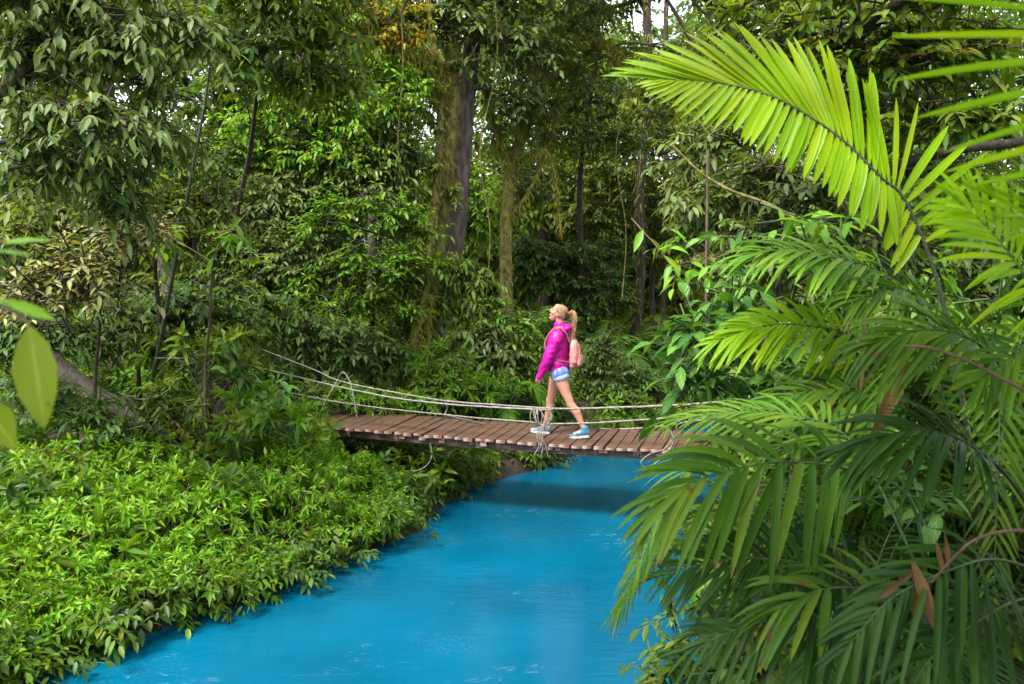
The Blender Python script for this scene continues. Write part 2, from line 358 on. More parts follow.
def sprays(mb, tw, c, r, dens, sty, scale=1., mi=0, up=.15, twigs=True, rad=None):
    s = dict(STY[sty]); L = s['L']*scale; W = s['W']*scale; K = s['K']; T = s['tw']*scale**.5
    area = math.pi*r[0]*r[2]; dens = dens*DENS
    n = max(3, int(dens*area/(K*L*W*.55)))
    u = runit(n); o = c+np.asarray(r)*u*(rng.random((n, 1))**(1/2.4))
    d = nrm(u*np.array((1, 1, .35))+rng.normal(size=(n, 3))*.4+ZV*up)
    tl = T*(.7+.6*rng.random(n))
    o = o-d*(tl*.6)[:, None]
    if s['kind'] == 'two':
        t = np.linspace(.18, 1, K)
        p = o[:, None]+d[:, None]*(tl[:, None]*t)[..., None]-ZV*(s['dr']*tl[:, None]*t**2)[..., None]
        tg = nrm(d[:, None]-ZV*(2*s['dr']*t)[None, :, None])
        sd = nrm(np.cross(tg, ZV+.25*rng.normal(size=(n, 1, 3))))
        sg = np.where(np.arange(K) % 2 == 0, 1, -1)[None, :, None]
        a = np.where(np.arange(K) == K-1, .1, 1.)[None, :, None]*(.85+.25*rng.random((n, K, 1)))
        ld = tg*np.cos(a)+sg*sd*np.sin(a)-ZV*(s['ld']*(.4+.8*rng.random((n, K, 1))))+.18*rng.normal(size=(n, K, 3))
        upv = ZV+.35*rng.normal(size=(n, K, 3))+.4*tg*s['ld']
        p = p.reshape(-1, 3); ld = ld.reshape(-1, 3); upv = upv.reshape(-1, 3)
    else:
        d = nrm(d+ZV*.5); tl = tl*.9
        tip = o+d*tl[:, None]*1.4
        ph = (np.arange(K)*2.4)[None]+rng.random((n, 1))*6.28
        e1 = nrm(np.cross(d, ZV+.01)); e2 = np.cross(d, e1)
        el = (.9-.8*np.arange(K)/K)[None, :, None]       # outer leaves flat, inner upright
        rd = np.cos(ph)[..., None]*e1[:, None]+np.sin(ph)[..., None]*e2[:, None]
        ld = rd*el+d[:, None]*(1.05-el)+.12*rng.normal(size=(n, K, 3))-ZV*.12
        upv = d[:, None]*1.2-rd*.3+.15*rng.normal(size=(n, K, 3))
        p = tip[:, None]-d[:, None]*(el*.05)+0*rd
        p = p.reshape(-1, 3); ld = ld.reshape(-1, 3); upv = upv.reshape(-1, 3)
    m = len(p)
    sz = .7+.6*rng.random(m)
    leaves(mb, p, ld, upv, L*sz, W*sz*(.85+.3*rng.random(m)), .12+.3*rng.random(m), s['prof'], .12+.1*rng.random(), mi)
    if twigs and tw is not None:
        rr = rad or max(.0035, .01*scale)
        for i in range(n):
            e = o[i]+d[i]*tl[i]-ZV*(s['dr']*tl[i])
            mid = o[i]+d[i]*tl[i]*.5-ZV*(s['dr']*tl[i]*.25)
            tube(tw, [o[i]-d[i]*.1*tl[i], mid, e], [rr, rr*.8, rr*.4], 3, 0, False)
    return o
def bend(a, b, sag=0, n=8, jit=.04):
    a = np.asarray(a, float); b = np.asarray(b, float); L = np.linalg.norm(b-a)
    t = np.linspace(0, 1, n)[:, None]
    k = rng.normal(size=3)*jit*L
    return a+(b-a)*t+k*np.sin(t*math.pi)+ZV*sag*L*np.sin(t*math.pi)
def plant(name, label, cat, group, stem, blobs, sty, mats, scale=1., dens=2.2, bark='bark', r0=.08, part='crown',
          dz=.8, up=.15, twigs=True, stemname='trunk', extra=None, root=True):
    """stem: list of (px,py,d) from the lowest seen point to the top; blobs: (px,py,d,rx,ry[,style,mat index,density])"""
    sp_ = [P(*q) for q in stem]
    if root:
        b = sp_[0]; g = gz(b[0], b[1])
        if b[2] > g+.15: sp_ = [np.array((b[0]+.05*(rng.random()-.5), b[1], g-.1))]+sp_
        else: sp_[0] = np.array((b[0], b[1], g-.1))
    base = sp_[0].copy(); e = empty(name, base+np.array((0, 0, .1)))
    org = base+np.array((0, 0, .1))
    tag(e, label, cat, group)
    tr = MB(); lf = MB()
    pl = curve(sp_, 10*len(sp_))
    k = np.linspace(0, 1, len(pl))
    tube(tr, pl, r0*(1-.65*k)*(1+.5*np.exp(-k*18)), 9, 0, True, .06)
    for bl in blobs:
        px, py, d, rx, ry = bl[:5]; st = bl[5] if len(bl) > 5 and bl[5] else sty
        mi = bl[6] if len(bl) > 6 else 0; de = bl[7] if len(bl) > 7 else dens
        c = P(px, py, d); r = np.array((rx*d/FPX, dz*min(rx, ry)*d/FPX, ry*d/FPX))
        # limb from the nearest stem point below the clump
        cand = pl[pl[:, 2] < c[2]+.2]
        if not len(cand): cand = pl[:2]
        s0 = cand[np.argmin(np.linalg.norm((cand-c)*np.array((1, 1, .8)), axis=1))]
        ll = np.linalg.norm(c-s0)
        rl = min(r0*.45, .012+.012*ll)
        lb = bend(s0, c, .06, 8); tube(tr, lb, np.linspace(rl, rl*.45, 8), 6, 0, False, .08)
        for q in range(4):
            u = runit(1)[0]; u[2] = abs(u[2])*.6
            tube(tr, bend(lb[4+q % 3], c+u*r*.8, .05, 6), np.linspace(rl*.5, rl*.15, 6), 5, 0, False)
        sprays(lf, tr if twigs else None, c, r, de, st, scale, mi, up)
    if extra: extra(tr, lf, pl)
    tr.build(stemname, M[bark], e, org)
    lf.build(part, [M[m] for m in mats], e, org)
    return e
def frond(mb, pts, N0, n, L, W, a0=70, a1=22, droop=.25, start=.15, sides=(1., 1.), mi=0, rw=.009, rmi=1, jit=.06, fold=.25, prof='palm', out_mb=None, gap=None, lift=.1, ang=None, lens=None):
    """a pinnate palm frond: rachis through pts, leaflets both sides"""
    rc = curve(pts, 60); T = nrm(np.gradient(rc, axis=0))
    tube(out_mb or mb, rc, np.linspace(rw, rw*.25, 60), 6, rmi, False)
    k = start+(1-start)*(np.arange(n)+.5)/n
    N0 = np.asarray(N0, float)
    for si, s in enumerate((1, -1)):
        kk = np.clip(k+(rng.random(n)-.5)*jit/n*4+(.3/n if s > 0 else 0), 0, .999); idx = kk*59
        i0 = idx.astype(int); f = (idx-i0)[:, None]; i1 = np.minimum(i0+1, 59)
        p = rc[i0]*(1-f)+rc[i1]*f; tt = T[i0]
        u = (kk-start)/(1-start)
        B = nrm(np.cross(N0, tt)); NN = np.cross(tt, B)
        a = np.radians(np.interp(u, *ang[si]) if ang else a0+(a1-a0)*u)+rng.normal(size=n)*jit
        d = tt*np.cos(a)[:, None]+s*B*np.sin(a)[:, None]+NN*(lift+jit*rng.normal(size=(n, 1)))
        lp = L*sides[si]*(np.interp(u, *lens) if lens else np.interp(u, (0, .12, .4, .75, 1), (.7, .95, 1, .72, .4)))*(.92+.16*rng.random(n))
        wp = W*np.interp(u, (0, .15, .6, 1), (.75, 1, .95, .6))*(.85+.3*rng.random(n))
        keep = rng.random(n) > (gap or 0)
        leaves(mb, p[keep], d[keep], NN[keep]+.15*rng.normal(size=(keep.sum(), 3)), lp[keep], wp[keep], droop*(.7+.6*rng.random(keep.sum())), prof, fold, mi)
    return rc
#==MORE==
# ------------------------------------------------------------------ rope bridge
TH = R(16.6); BE = np.array((math.cos(TH), -math.sin(TH), 0)); BN = np.array((math.sin(TH), math.cos(TH), 0))
BC = np.array((.66, 11.6, 0)); BW = 1.17
def deck_z(s): return .995+(.0045 if s < .3 else .012)*(s-.3)**2
def deck(s, n=0, z=0): return BC+BE*s+BN*n+ZV*(deck_z(s)+z)
def near_d(px):
    best = None
    ss = np.linspace(-5, 5, 2001)
    p = BC[None]+BE*ss[:, None]-BN*BW/2
    q = 512+FPX*p[:, 0]/p[:, 1]
    return p[np.argmin(abs(q-px)), 1]
rb = empty('rope_bridge', deck(0))
tag(rb, 'narrow brown plank footbridge with rope handrails crossing the turquoise river', 'bridge')
def box_mesh(name, L, W, H, mats, bev=.006, endmat=None):
    b = bmesh.new(); bmesh.ops.create_cube(b, size=1)
    bmesh.ops.scale(b, vec=(L, W, H), verts=b.verts)
    bmesh.ops.bevel(b, geom=list(b.edges), offset=bev, segments=2, affect='EDGES', profile=.6)
    if endmat is not None:
        for f in b.faces:
            if abs(f.normal.y) > .9: f.material_index = endmat
    me = bpy.data.meshes.new(name); b.to_mesh(me); b.free()
    for m in mats: me.materials.append(m)
    return me
plank_meshes = [box_mesh('plank', .128, BW+.02*k, .034+.003*k, [M['wood'], M['wood_end']], .006, 1) for k in range(3)]
Binv = -deck(0)
s = -3.9; k = 0
while s < 3.6:
    o = bpy.data.objects.new('plank', plank_meshes[k % 3]); C.objects.link(o); o.parent = rb
    p = deck(s, rng.normal()*.010, -.018+rng.normal()*.003)-deck(0)
    o.location = p; o.rotation_euler = (rng.normal()*.008, (-.009 if s < .3 else -.024)*(s-.3)+rng.normal()*.02, -TH+rng.normal()*.012)
    o.scale = (.90+.16*rng.random(), .98+.04*rng.random(), .9+.3*rng.random())
    s += .1405; k += 1
for nn in (-.47, .47):
    b = MB()
    ss = np.linspace(-4.1, 3.8, 40); sec = [(-.05, 0), (.05, 0), (.05, -.10), (-.05, -.10)]
    V = np.array([[deck(q, nn+a, c-.038)-deck(0) for a, c in sec] for q in ss])
    i = np.arange(len(ss)-1)[:, None]*4; j = np.arange(4)[None]
    b.add(V, np.stack([i+j, i+(j+1) % 4, i+(j+1) % 4+4, i+j+4], -1)); b.build('support_beam', M['beam'], rb, smooth=False)
# worn pale edge strips nailed along the near side
for q in np.arange(-3.9, 3.5, .1405):
    if rng.random() < .45:
        h = .035+.03*rng.random(); wd = .05+.07*rng.random(); zz = -.040
        a0 = deck(q, -BW/2+.055, zz)-deck(0)
        V = np.array([a0+BE*dx-BN*dy+ZV*dz for dx in (0, wd) for dy in (0, .035) for dz in (0, -h)])
        b = MB(); b.add(V, np.array([(0, 1, 3, 2), (4, 6, 7, 5), (0, 4, 5, 1), (2, 3, 7, 6), (0, 2, 6, 4), (1, 5, 7, 3)])); b.build('edge_strip', M['wood_end'], rb, smooth=False)
def rope(name, pts, r, mat='rope', n=60, sides=6, parent=rb):
    b = MB(); c = curve(pts, n)-deck(0)
    c = c+rng.normal(size=c.shape)*.0015
    tube(b, c, r, sides, 0, True); return b.build(name, M[mat], parent)
def ropeline(L): return [P(px, py, (near_d(px) if px > 400 else near_d(400)+(400-px)/180*1.6)) for px, py in L]
rope('handrail_rope', ropeline([(730, 401), (700, 403.5), (668, 405.5), (600, 408), (551, 408.5), (500, 405), (446, 401), (390, 391.5), (340, 381), (305, 366), (221, 334), (190, 322)]), np.linspace(.016, .008, 60))
rope('handrail_rope', ropeline([(551, 410), (500, 407.5), (446, 404), (390, 397), (323, 383), (225, 359), (190, 351)]), np.linspace(.013, .008, 60), 'cable')
rope('lower_rope', ropeline([(730, 412), (700, 415), (668, 418), (600, 422.5), (551, 424), (530, 422), (446, 415), (333, 401), (225, 378), (190, 371)]), np.linspace(.013, .008, 60))
rope('lower_rope', [P(440, 414, 11.6), P(465, 420, 11.9), P(490, 426, 12.4)], .012)
rope('lower_rope', [deck(3.4, .58, .38), deck(2, .58, .20), deck(1.0, .58, .03), deck(.2, .58, -.03)], .014)
dl = near_d
# lashings and loops
rope('rope_lashing', [P(664, 404, 10.62), P(667, 412, 10.6), P(666, 419, 10.58), P(670, 430, 10.55), P(674, 441, 10.55), P(669, 449, 10.6)], .012)
rope('rope_lashing', [P(666, 404, 10.6), P(670, 414, 10.57), P(668, 425, 10.56), P(664, 440, 10.55)], .009)
rope('rope_loop', [P(672, 440, 10.56), P(664, 449, 10.5), P(650, 454, 10.45), P(641, 462, 10.42), P(645, 467, 10.42), P(656, 463, 10.44), P(664, 455, 10.5), P(672, 446, 10.55)], .007)
rope('rope_lashing', [P(338, 379, 11.9), P(343, 372, 11.8), P(350, 382, 11.75), P(354, 400, 11.7), P(357, 418, 11.7)], .008)
rope('rope_lashing', [P(338, 379, 11.9), P(332, 390, 11.85), P(325, 402, 11.85), P(322, 410, 11.9)], .008)
rope('rope_lashing', [P(446, 401, 11.5), P(447, 409, 11.5), P(445, 416, 11.5), P(452, 420, 11.6)], .009)
d0 = near_d(541)
for q in range(6):
    a = 530+rng.random()*9; b_ = 541+rng.random()*12
    pts = [P(a, 407+rng.random()*3, d0-.02), P(a-3+rng.random()*6, 416+rng.random()*5, d0-.05-.05*rng.random()), P(a+4+rng.random()*6, 424+rng.random()*8, d0-.04), P(b_, 415+rng.random()*6, d0-.06*rng.random()), P(b_-4, 408, d0-.02)]
    rope('rope_knot', pts, .0045+.003*rng.random(), n=30)
for q, ex in enumerate(((534, 455), (541, 458), (548, 457), (538, 452))):
    rope('rope_tail', [P(541+q, 424, d0-.05), P(540+2*q-3, 436, d0-.09), P((540+ex[0])/2+2, 446, d0-.08), P(ex[0], ex[1], d0-.06)], .007, n=24)
rope('rope_tail', [P(430, 443, 11.2), P(432, 455, 11.2), P(426, 466, 11.2), P(415, 471, 11.25), P(411, 469, 11.3)], .006, 'cable')

# ------------------------------------------------------------------ the walker
def loft(b, rings, ax, seg=18):
    """rings: (centre, half width sideways, half depth forward); ax: sideways axis; ends are rounded off"""
    rings = [(np.asarray(c, float), a, q) for c, a, q in rings]
    cs = np.array([r[0] for r in rings]); T = nrm(np.gradient(cs, axis=0))
    full = []
    for sgn, i in ((-1, 0), (1, len(rings)-1)):
        c, a, q = rings[i]; caps = []
        for t in (.35, .7, .95):
            k = math.sqrt(1-t*t); caps.append((c+sgn*T[i]*t*min(a, q)*.8, a*k, q*k, T[i]))
        full.append(caps)
    seq = full[0][::-1]+[(c, a, q, T[i]) for i, (c, a, q) in enumerate(rings)]+full[1]
    prev = None; first = None
    for c, a, q, t in seq:
        s_ = nrm(np.asarray(ax, float)-t*np.dot(ax, t)); f = np.cross(s_, t)
        ring = [b.verts.new(c+s_*a*math.cos(2*math.pi*i/seg)+f*q*math.sin(2*math.pi*i/seg)) for i in range(seg)]
        if prev:
            for i in range(seg): b.faces.new((prev[i], prev[(i+1) % seg], ring[(i+1) % seg], ring[i]))
        else: first = ring
        prev = ring
    b.faces.new(first[::-1]); b.faces.new(prev)
def blob(b, c, r, rot=None, seg=20):
    res = bmesh.ops.create_uvsphere(b, u_segments=seg, v_segments=seg//2+2, radius=1)
    mtx = Matrix.Translation(Vector(c)) @ (rot.to_4x4() if rot else Matrix()) @ Matrix.Diagonal((*r, 1))
    bmesh.ops.transform(b, matrix=mtx, verts=res['verts'])
def fuse(b, name, voxel, mats, parent, smooth=6, disp=None):
    """weld overlapping lofts into one continuous skin"""
    bmesh.ops.recalc_face_normals(b, faces=b.faces)
    me = bpy.data.meshes.new(name); b.to_mesh(me); b.free()
    o = bpy.data.objects.new(name, me); C.objects.link(o)
    m = o.modifiers.new('r', 'REMESH'); m.mode = 'VOXEL'; m.voxel_size = voxel
    if smooth: q = o.modifiers.new('s', 'SMOOTH'); q.iterations = smooth; q.factor = .5
    dg = bpy.context.evaluated_depsgraph_get(); dg.update()
    me2 = bpy.data.meshes.new_from_object(o.evaluated_get(dg))
    me2.name = name
    o.modifiers.clear(); o.data = me2; bpy.data.meshes.remove(me)
    n = len(me2.vertices); co = np.empty(n*3, np.float32); me2.vertices.foreach_get('co', co); co = co.reshape(-1, 3)
    if disp:
        no = np.array([v.normal[:] for v in me2.vertices])
        co = co+no*np.array([disp(Vector(v)) for v in co])[:, None]
        me2.vertices.foreach_set('co', co.astype(np.float32).ravel()); me2.update()
    me2.polygons.foreach_set('use_smooth', np.ones(len(me2.polygons), bool))
    me2.materials.clear()
    for m in mats: me2.materials.append(m)
    if parent is not None: o.parent = parent
    return o
def cloth_mat(name, cols, scale=14, rough=.6, bump=.6, dist=.012, stretch=(1, 1, .6), weave=0):
    return simple_mat(name, cols, scale, rough, bump, stretch, dist, .3, 3)
M['skin'] = simple_mat('skin', [(.3, (.33, .155, .10)), (.7, (.42, .205, .14))], 6, .5, .05, dist=.002)
M['lips'] = simple_mat('lips', [(.3, (.42, .14, .13)), (.7, (.45, .16, .14))], 6, .4, 0)
M['eye'] = simple_mat('eye', [(.3, (.04, .03, .025)), (.7, (.06, .04, .03))], 6, .2, 0)
M['hair'] = simple_mat('hair_blonde', [(.3, (.12, .06, .03)), (.5, (.26, .14, .07)), (.7, (.44, .27, .15))], 9, .45, .5, (9, 9, 1.2), .004)
M['hair_dark'] = simple_mat('hair_under', [(.3, (.13, .075, .045)), (.7, (.25, .15, .085))], 9, .5, .5, (9, 9, 1.2), .004)
M['jacket'] = cloth_mat('jacket_magenta', [(.3, (.36, .002, .16)), (.7, (.48, .005, .24))], 10, .42, .5)
M['shorts'] = cloth_mat('denim_light_blue', [(.35, (.06, .11, .27)), (.55, (.12, .19, .38)), (.7, (.27, .33, .46))], 22, .8, .4, .004)
M['fray'] = simple_mat('denim_frayed_hem', [(.3, (.26, .31, .42)), (.7, (.42, .46, .54))], 60, .9, .5)
M['shoe'] = cloth_mat('shoe_blue_knit', [(.4, (.02, .10, .17)), (.55, (.05, .16, .24)), (.66, (.20, .29, .34))], 26, .7, .5, .003)
M['shoe_grey'] = cloth_mat('shoe_grey_blue_knit', [(.4, (.08, .11, .17)), (.55, (.14, .18, .24)), (.66, (.3, .33, .38))], 26, .7, .5, .003)
M['sole'] = simple_mat('shoe_sole', [(.3, (.34, .33, .32)), (.7, (.46, .45, .44))], 20, .6, .2)
M['pack'] = cloth_mat('backpack_pink', [(.3, (.38, .15, .14)), (.7, (.50, .23, .21))], 8, .6, .5, .01)
M['pack_dark'] = cloth_mat('backpack_strap', [(.3, (.24, .08, .10)), (.7, (.32, .13, .14))], 20, .7, .4, .004)
M['zip'] = simple_mat('backpack_zip', [(.3, (.30, .12, .12)), (.7, (.36, .16, .15))], 40, .5, .2)

wf = BC+BN*-.08; per = empty('person', (wf[0]-.02, wf[1], deck_z(0)))
FX = math.atan2(BE[1], BE[0])+math.pi
per.rotation_euler = (0, 0, FX); per.scale = (1.025,)*3
tag(per, 'person in magenta jacket, denim shorts and blue trainers walking across the plank bridge, face raised', 'person')
# local: x forward, y her left (towards the camera), z up
YL = (0, 1, 0)
J = dict(hipL=(-.01, .085, .84), kneeL=(-.155, .085, .445), ankL=(-.335, .075, .12), hipR=(.02, -.085, .84), kneeR=(.135, -.075, .455), ankR=(.215, -.07, .095))
b = bmesh.new()
# trunk
loft(b, [((0, 0, .80), .15, .105), ((0, 0, .88), .168, .118), ((.005, 0, .96), .148, .10), ((.015, 0, 1.05), .125, .088), ((.02, 0, 1.15), .138, .10),
         ((.015, 0, 1.24), .155, .105), ((.0, 0, 1.32), .155, .085), ((-.01, 0, 1.365), .10, .065)], YL)
loft(b, [((-.015, 0, 1.35), .056, .056), ((-.005, 0, 1.42), .050, .052), ((.0, 0, 1.50), .050, .055)], YL)
# head, tilted back
HT = Matrix.Rotation(R(-27), 3, 'Y'); HC = Vector((.022, 0, 1.555))
def H(x, y, z): return tuple(HC+HT @ Vector((x, y, z)))
blob(b, H(-.018, 0, .028), (.094, .074, .088), HT)
loft(b, [(H(.012, 0, .06), .064, .074), (H(.022, 0, .01), .062, .070), (H(.028, 0, -.045), .052, .060), (H(.036, 0, -.085), .036, .044), (H(.045, 0, -.104), .022, .028)], YL)
loft(b, [(H(.090, 0, .022), .009, .010), (H(.102, 0, .002), .011, .012), (H(.110, 0, -.018), .015, .014), (H(.098, 0, -.026), .016, .010)], YL)
blob(b, H(.086, 0, -.054), (.012, .022, .007), HT); blob(b, H(.083, 0, -.067), (.012, .020, .008), HT)
blob(b, H(.070, 0, -.100), (.018, .020, .016), HT); blob(b, H(.078, 0, .036), (.014, .046, .010), HT)
for sy in (1, -1):
    blob(b, H(-.012, sy*.073, -.005), (.019, .010, .030), HT); blob(b, H(.055, sy*.042, -.02), (.03, .02, .02), HT)
# legs
for S_, sy in (('L', 1), ('R', -1)):
    h, k, a = (np.array(J[n+S_]) for n in ('hip', 'knee', 'ank'))
    def lp(p, q, t, off=0): v = p+(q-p)*t; v = v.copy(); v[0] += off; return v
    loft(b, [(lp(h, k, -.08), .088, .10), (lp(h, k, .12), .086, .098), (lp(h, k, .4, .012), .073, .082), (lp(h, k, .72, .008), .057, .062), (lp(h, k, .93), .050, .053),
             (lp(k, a, .06, .004), .048, .053), (lp(k, a, .2, -.010), .048, .052), (lp(k, a, .36, -.018), .050, .056), (lp(k, a, .6, -.012), .040, .043), (lp(k, a, .85, -.002), .029, .032), (a, .030, .035)], YL)
    blob(b, tuple(k+np.array((.028, 0, .0))), (.028, .034, .036))
    heel = a+np.array((-.03, 0, -.05)); toe = a+np.array((.13, 0, -.06))
    loft(b, [(heel, .026, .034), (a+np.array((.02, 0, -.035)), .032, .036), (a+np.array((.08, 0, -.052)), .036, .024), (toe, .030, .015)], YL)
# arms and hands
ARM = {'L': [(-.0, .175, 1.295), (.085, .205, 1.03), (.205, .185, .80)], 'R': [(0, -.175, 1.295), (-.075, -.215, 1.05), (-.01, -.215, .82)]}
def hand(b, w_, d_, palm_n, thumb_side):
    w_ = np.array(w_, float); d_ = nrm(np.array(d_, float)); pn = nrm(np.array(palm_n, float)-d_*np.dot(palm_n, d_)); sdv = np.cross(d_, pn)*thumb_side
    loft(b, [(w_, .021, .026), (w_+d_*.03, .017, .034), (w_+d_*.075, .014, .040), (w_+d_*.09, .013, .038)], pn)
    for i, (o_, L_) in enumerate(((.030, .070), (.010, .078), (-.010, .073), (-.029, .058))):
        p0 = w_+d_*.08+sdv*o_; c1 = p0+d_*L_*.45+pn*L_*.12; c2 = c1+d_*L_*.30+pn*L_*.20; c3 = c2+d_*L_*.16+pn*L_*.22
        loft(b, [(p0, .0088, .0088), (c1, .0084, .0084), (c2, .0076, .0076), (c3, .0066, .0066)], sdv, 10)
    t0 = w_+d_*.03+sdv*.030; t1 = t0+d_*.028+sdv*.024+pn*.008; t2 = t1+d_*.030+sdv*.006+pn*.012
    loft(b, [(t0, .012, .012), (t1, .0105, .0105), (t2, .008, .008)], pn, 10)
for S_, sy in (('L', 1), ('R', -1)):
    s0, e0, w0 = (np.array(q) for q in ARM[S_])
    loft(b, [(s0, .050, .055), (s0+(e0-s0)*.3, .043, .047), (s0+(e0-s0)*.8, .036, .038), (e0, .036, .038), (e0+(w0-e0)*.25, .036, .037), (e0+(w0-e0)*.7, .027, .028), (w0, .021, .025)], YL)
    hand(b, w0, (w0-e0)*np.array((.7, 1, 1)), (0, -sy, 0), 1 if sy > 0 else -1)
skin = fuse(b, 'body', .0062, [M['skin'], M['lips'], M['eye']], per, 3)
Hi = HT.inverted()
for f in skin.data.polygons:
    c = Hi @ (f.center-HC)
    if c.x > .06 and -.078 < c.z < -.046 and abs(c.y) < .025: f.material_index = 1
    elif c.x > .06 and .010 < c.z < .024 and .020 < abs(c.y) < .045: f.material_index = 2
def wrinkle(k, a):
    def f(v):
        return a*(mnoise.noise(v*k)+.6*mnoise.noise(Vector((v.x*k*.7, v.y*k*.7, v.z*k*2.2)))+.35*abs(mnoise.noise(v*k*2.5)))
    return f
# jacket: body and sleeves in one, standing collar with the hood folded behind
b = bmesh.new()
loft(b, [((.012, 0, .855), 0.181, 0.135), ((.018, 0, .90), 0.179, 0.135), ((.03, 0, 1.0), 0.166, 0.126), ((.035, 0, 1.1), 0.164, 0.128), ((.03, 0, 1.2), 0.169, 0.128), ((.015, 0, 1.28), 0.166, 0.113), ((.0, 0, 1.335), .14, .098), ((-.008, 0, 1.375), .085, .075), ((-.004, 0, 1.41), .072, .07)], YL)
for S_, sy in (('L', 1), ('R', -1)):
    s0, e0, w0 = (np.array(q) for q in ARM[S_])
    loft(b, [(s0+np.array((0, -sy*.03, .0)), .072, .082), (s0+(e0-s0)*.25, .071, .080), (s0+(e0-s0)*.7, .066, .072), (e0, .066, .070), (e0+(w0-e0)*.35, .062, .064), (e0+(w0-e0)*.8, .050, .052), (w0, .040, .043), (w0+nrm(w0-e0)*.04, .040, .042)], YL)
blob(b, (-.085, 0, 1.365), (.075, .115, .045), Matrix.Rotation(R(25), 3, 'Y'))
loft(b, [((.095, 0, 1.34), .045, .018), ((.11, 0, 1.2), .05, .02)], YL)
jk = fuse(b, 'jacket', .009, [M['jacket']], per, 3, wrinkle(9, .014))
b = bmesh.new()       # dark collar lining line
loft(b, [((.040, 0, 1.402), .050, .034), ((.048, 0, 1.418), .048, .032)], YL)
fuse(b, 'collar_lining', .008, [cloth_mat('jacket_lining', [(.3, (.10, .02, .12)), (.7, (.16, .03, .2))])], per, 2)
# shorts
b = bmesh.new()
loft(b, [((-.002, 0, .80), .172, .128), ((0, 0, .85), .170, .120), ((.002, 0, .92), .135, .085)], YL)
for S_ in 'LR':
    h = np.array(J['hip'+S_]); k = np.array(J['knee'+S_])
    loft(b, [(h, .102, .116), (h+(k-h)*.06, .103, .116), (h+(k-h)*.12, .104, .117)], YL)
fuse(b, 'shorts', .009, [M['shorts']], per, 2, wrinkle(16, .004))
b = bmesh.new()
for S_ in 'LR':
    h = np.array(J['hip'+S_]); k = np.array(J['knee'+S_])
    loft(b, [(h+(k-h)*.165, .101, .112), (h+(k-h)*.175, .101, .112)], YL)
fuse(b, 'hem', .007, [M['fray']], per, 0, wrinkle(60, .003))
# shoes
for S_, mt in (('L', 'shoe'), ('R', 'shoe_grey')):
    a = np.array(J['ank'+S_]); pit = R(7 if S_ == 'L' else -2)
    RM = np.array(Matrix.Rotation(pit, 3, 'Y'))
    g = np.array((a[0], a[1], 0))
    def q(x, z, dy=0): return g+RM @ np.array((x, dy, z))+np.array((0, 0, .012 if S_ == 'L' else .004))
    b = bmesh.new()
    loft(b, [(q(-.055, .070), .034, .045), (q(-.02, .070), .040, .052), (q(.03, .062), .043, .042), (q(.09, .047), .046, .030), (q(.145, .038), .042, .022), (q(.175, .034), .030, .015)], YL)
    loft(b, [(q(-.028, .075), .040, .042), (q(-.022, .118), .041, .045)], YL)
    sh = fuse(b, 'shoe', .006, [M[mt]], per, 3)
    b = bmesh.new()
    n_ = 28; top = []; bot = []
    for i in range(n_):
        an = 2*math.pi*i/n_; x = math.cos(an); y = math.sin(an)
        px_ = .058+.130*x; py_ = (.047-.008*(1-x)*.5)*np.sign(y)*abs(y)**.75
        up_ = .012 if x > .7 else 0
        top.append(b.verts.new(q(px_, .030+up_*.5, py_))); bot.append(b.verts.new(q(px_, up_*.6, py_*.95)))
    b.faces.new(top); b.faces.new(bot[::-1])
    for i in range(n_): b.faces.new((bot[i], bot[(i+1) % n_], top[(i+1) % n_], top[i]))
    me = bpy.data.meshes.new('sole'); b.to_mesh(me); b.free(); me.materials.append(M['sole'])
    o = bpy.data.objects.new('sole', me); C.objects.link(o); o.parent = sh
    lc = MB()
    for i in range(4):
        x = .035+.022*i; z = .098-.014*i
        tube(lc, [q(x, z-.012, -.026), q(x+.004, z+.006, 0), q(x, z-.012, .026)], .0045, 5)
    lc.build('laces', M['sole'], sh)
# hair drawn back into a high ponytail
hb = MB()
TIE = np.array(H(-.118, 0, .062))
for i in range(240):
    side = (rng.random()-.5)*2; ph = side*1.75              # angle round the hairline, 0 = forehead
    st = np.array((.072*math.cos(ph)-.012, .076*math.sin(ph), .062*max(math.cos(ph), -.1)+.040-.050*abs(math.sin(ph))))
    st = st+rng.normal(size=3)*.004
    t = np.linspace(0, 1, 9)[:, None]
    tie_l = np.array((-.118, 0, .062)); ctr = np.array((-.018, 0, .026))
    p = st+(tie_l-st)*t
    v = nrm(p-ctr); ell = 1/np.sqrt((v[:, 0]/.095)**2+(v[:, 1]/.077)**2+(v[:, 2]/.091)**2)
    p = np.where(t < .97, ctr+v*(ell[:, None]+.003*rng.random()), p)
    p = np.array([H(*r_) for r_ in p])
    tube(hb, p, np.linspace(.0042, .003, 9), 4, 0)
for i in range(70):                                           # nape, darker
    an = math.pi+(rng.random()-.5)*2.4
    st = np.array((.080*math.cos(an)-.012, .070*math.sin(an), -.045-.03*rng.random()))
    t = np.linspace(0, 1, 8)[:, None]; tie_l = np.array((-.118, 0, .055)); ctr = np.array((-.018, 0, .02))
    p = st+(tie_l-st)*t; v = nrm(p-ctr); ell = 1/np.sqrt((v[:, 0]/.097)**2+(v[:, 1]/.076)**2+(v[:, 2]/.092)**2)
    p = np.array([H(*r_) for r_ in ctr+v*ell[:, None]]); tube(hb, p, .0045, 4, 1)
for i in range(60):                                            # loose flyaway strands
    an = rng.random()*6.28; st = np.array((-.02+.09*math.cos(an), .074*math.sin(an), .03+.05*rng.random())); v_ = runit(1)[0]; v_[2] -= .4
    p = np.array([H(*(st+v_*q*q*.09+np.array((-.06*q, 0, .01*q)))) for q in np.linspace(0, 1, 6)]); tube(hb, p, .0016, 3, 0, False)
hair = hb.build('hair', [M['hair'], M['hair_dark']], per)
pb = MB()
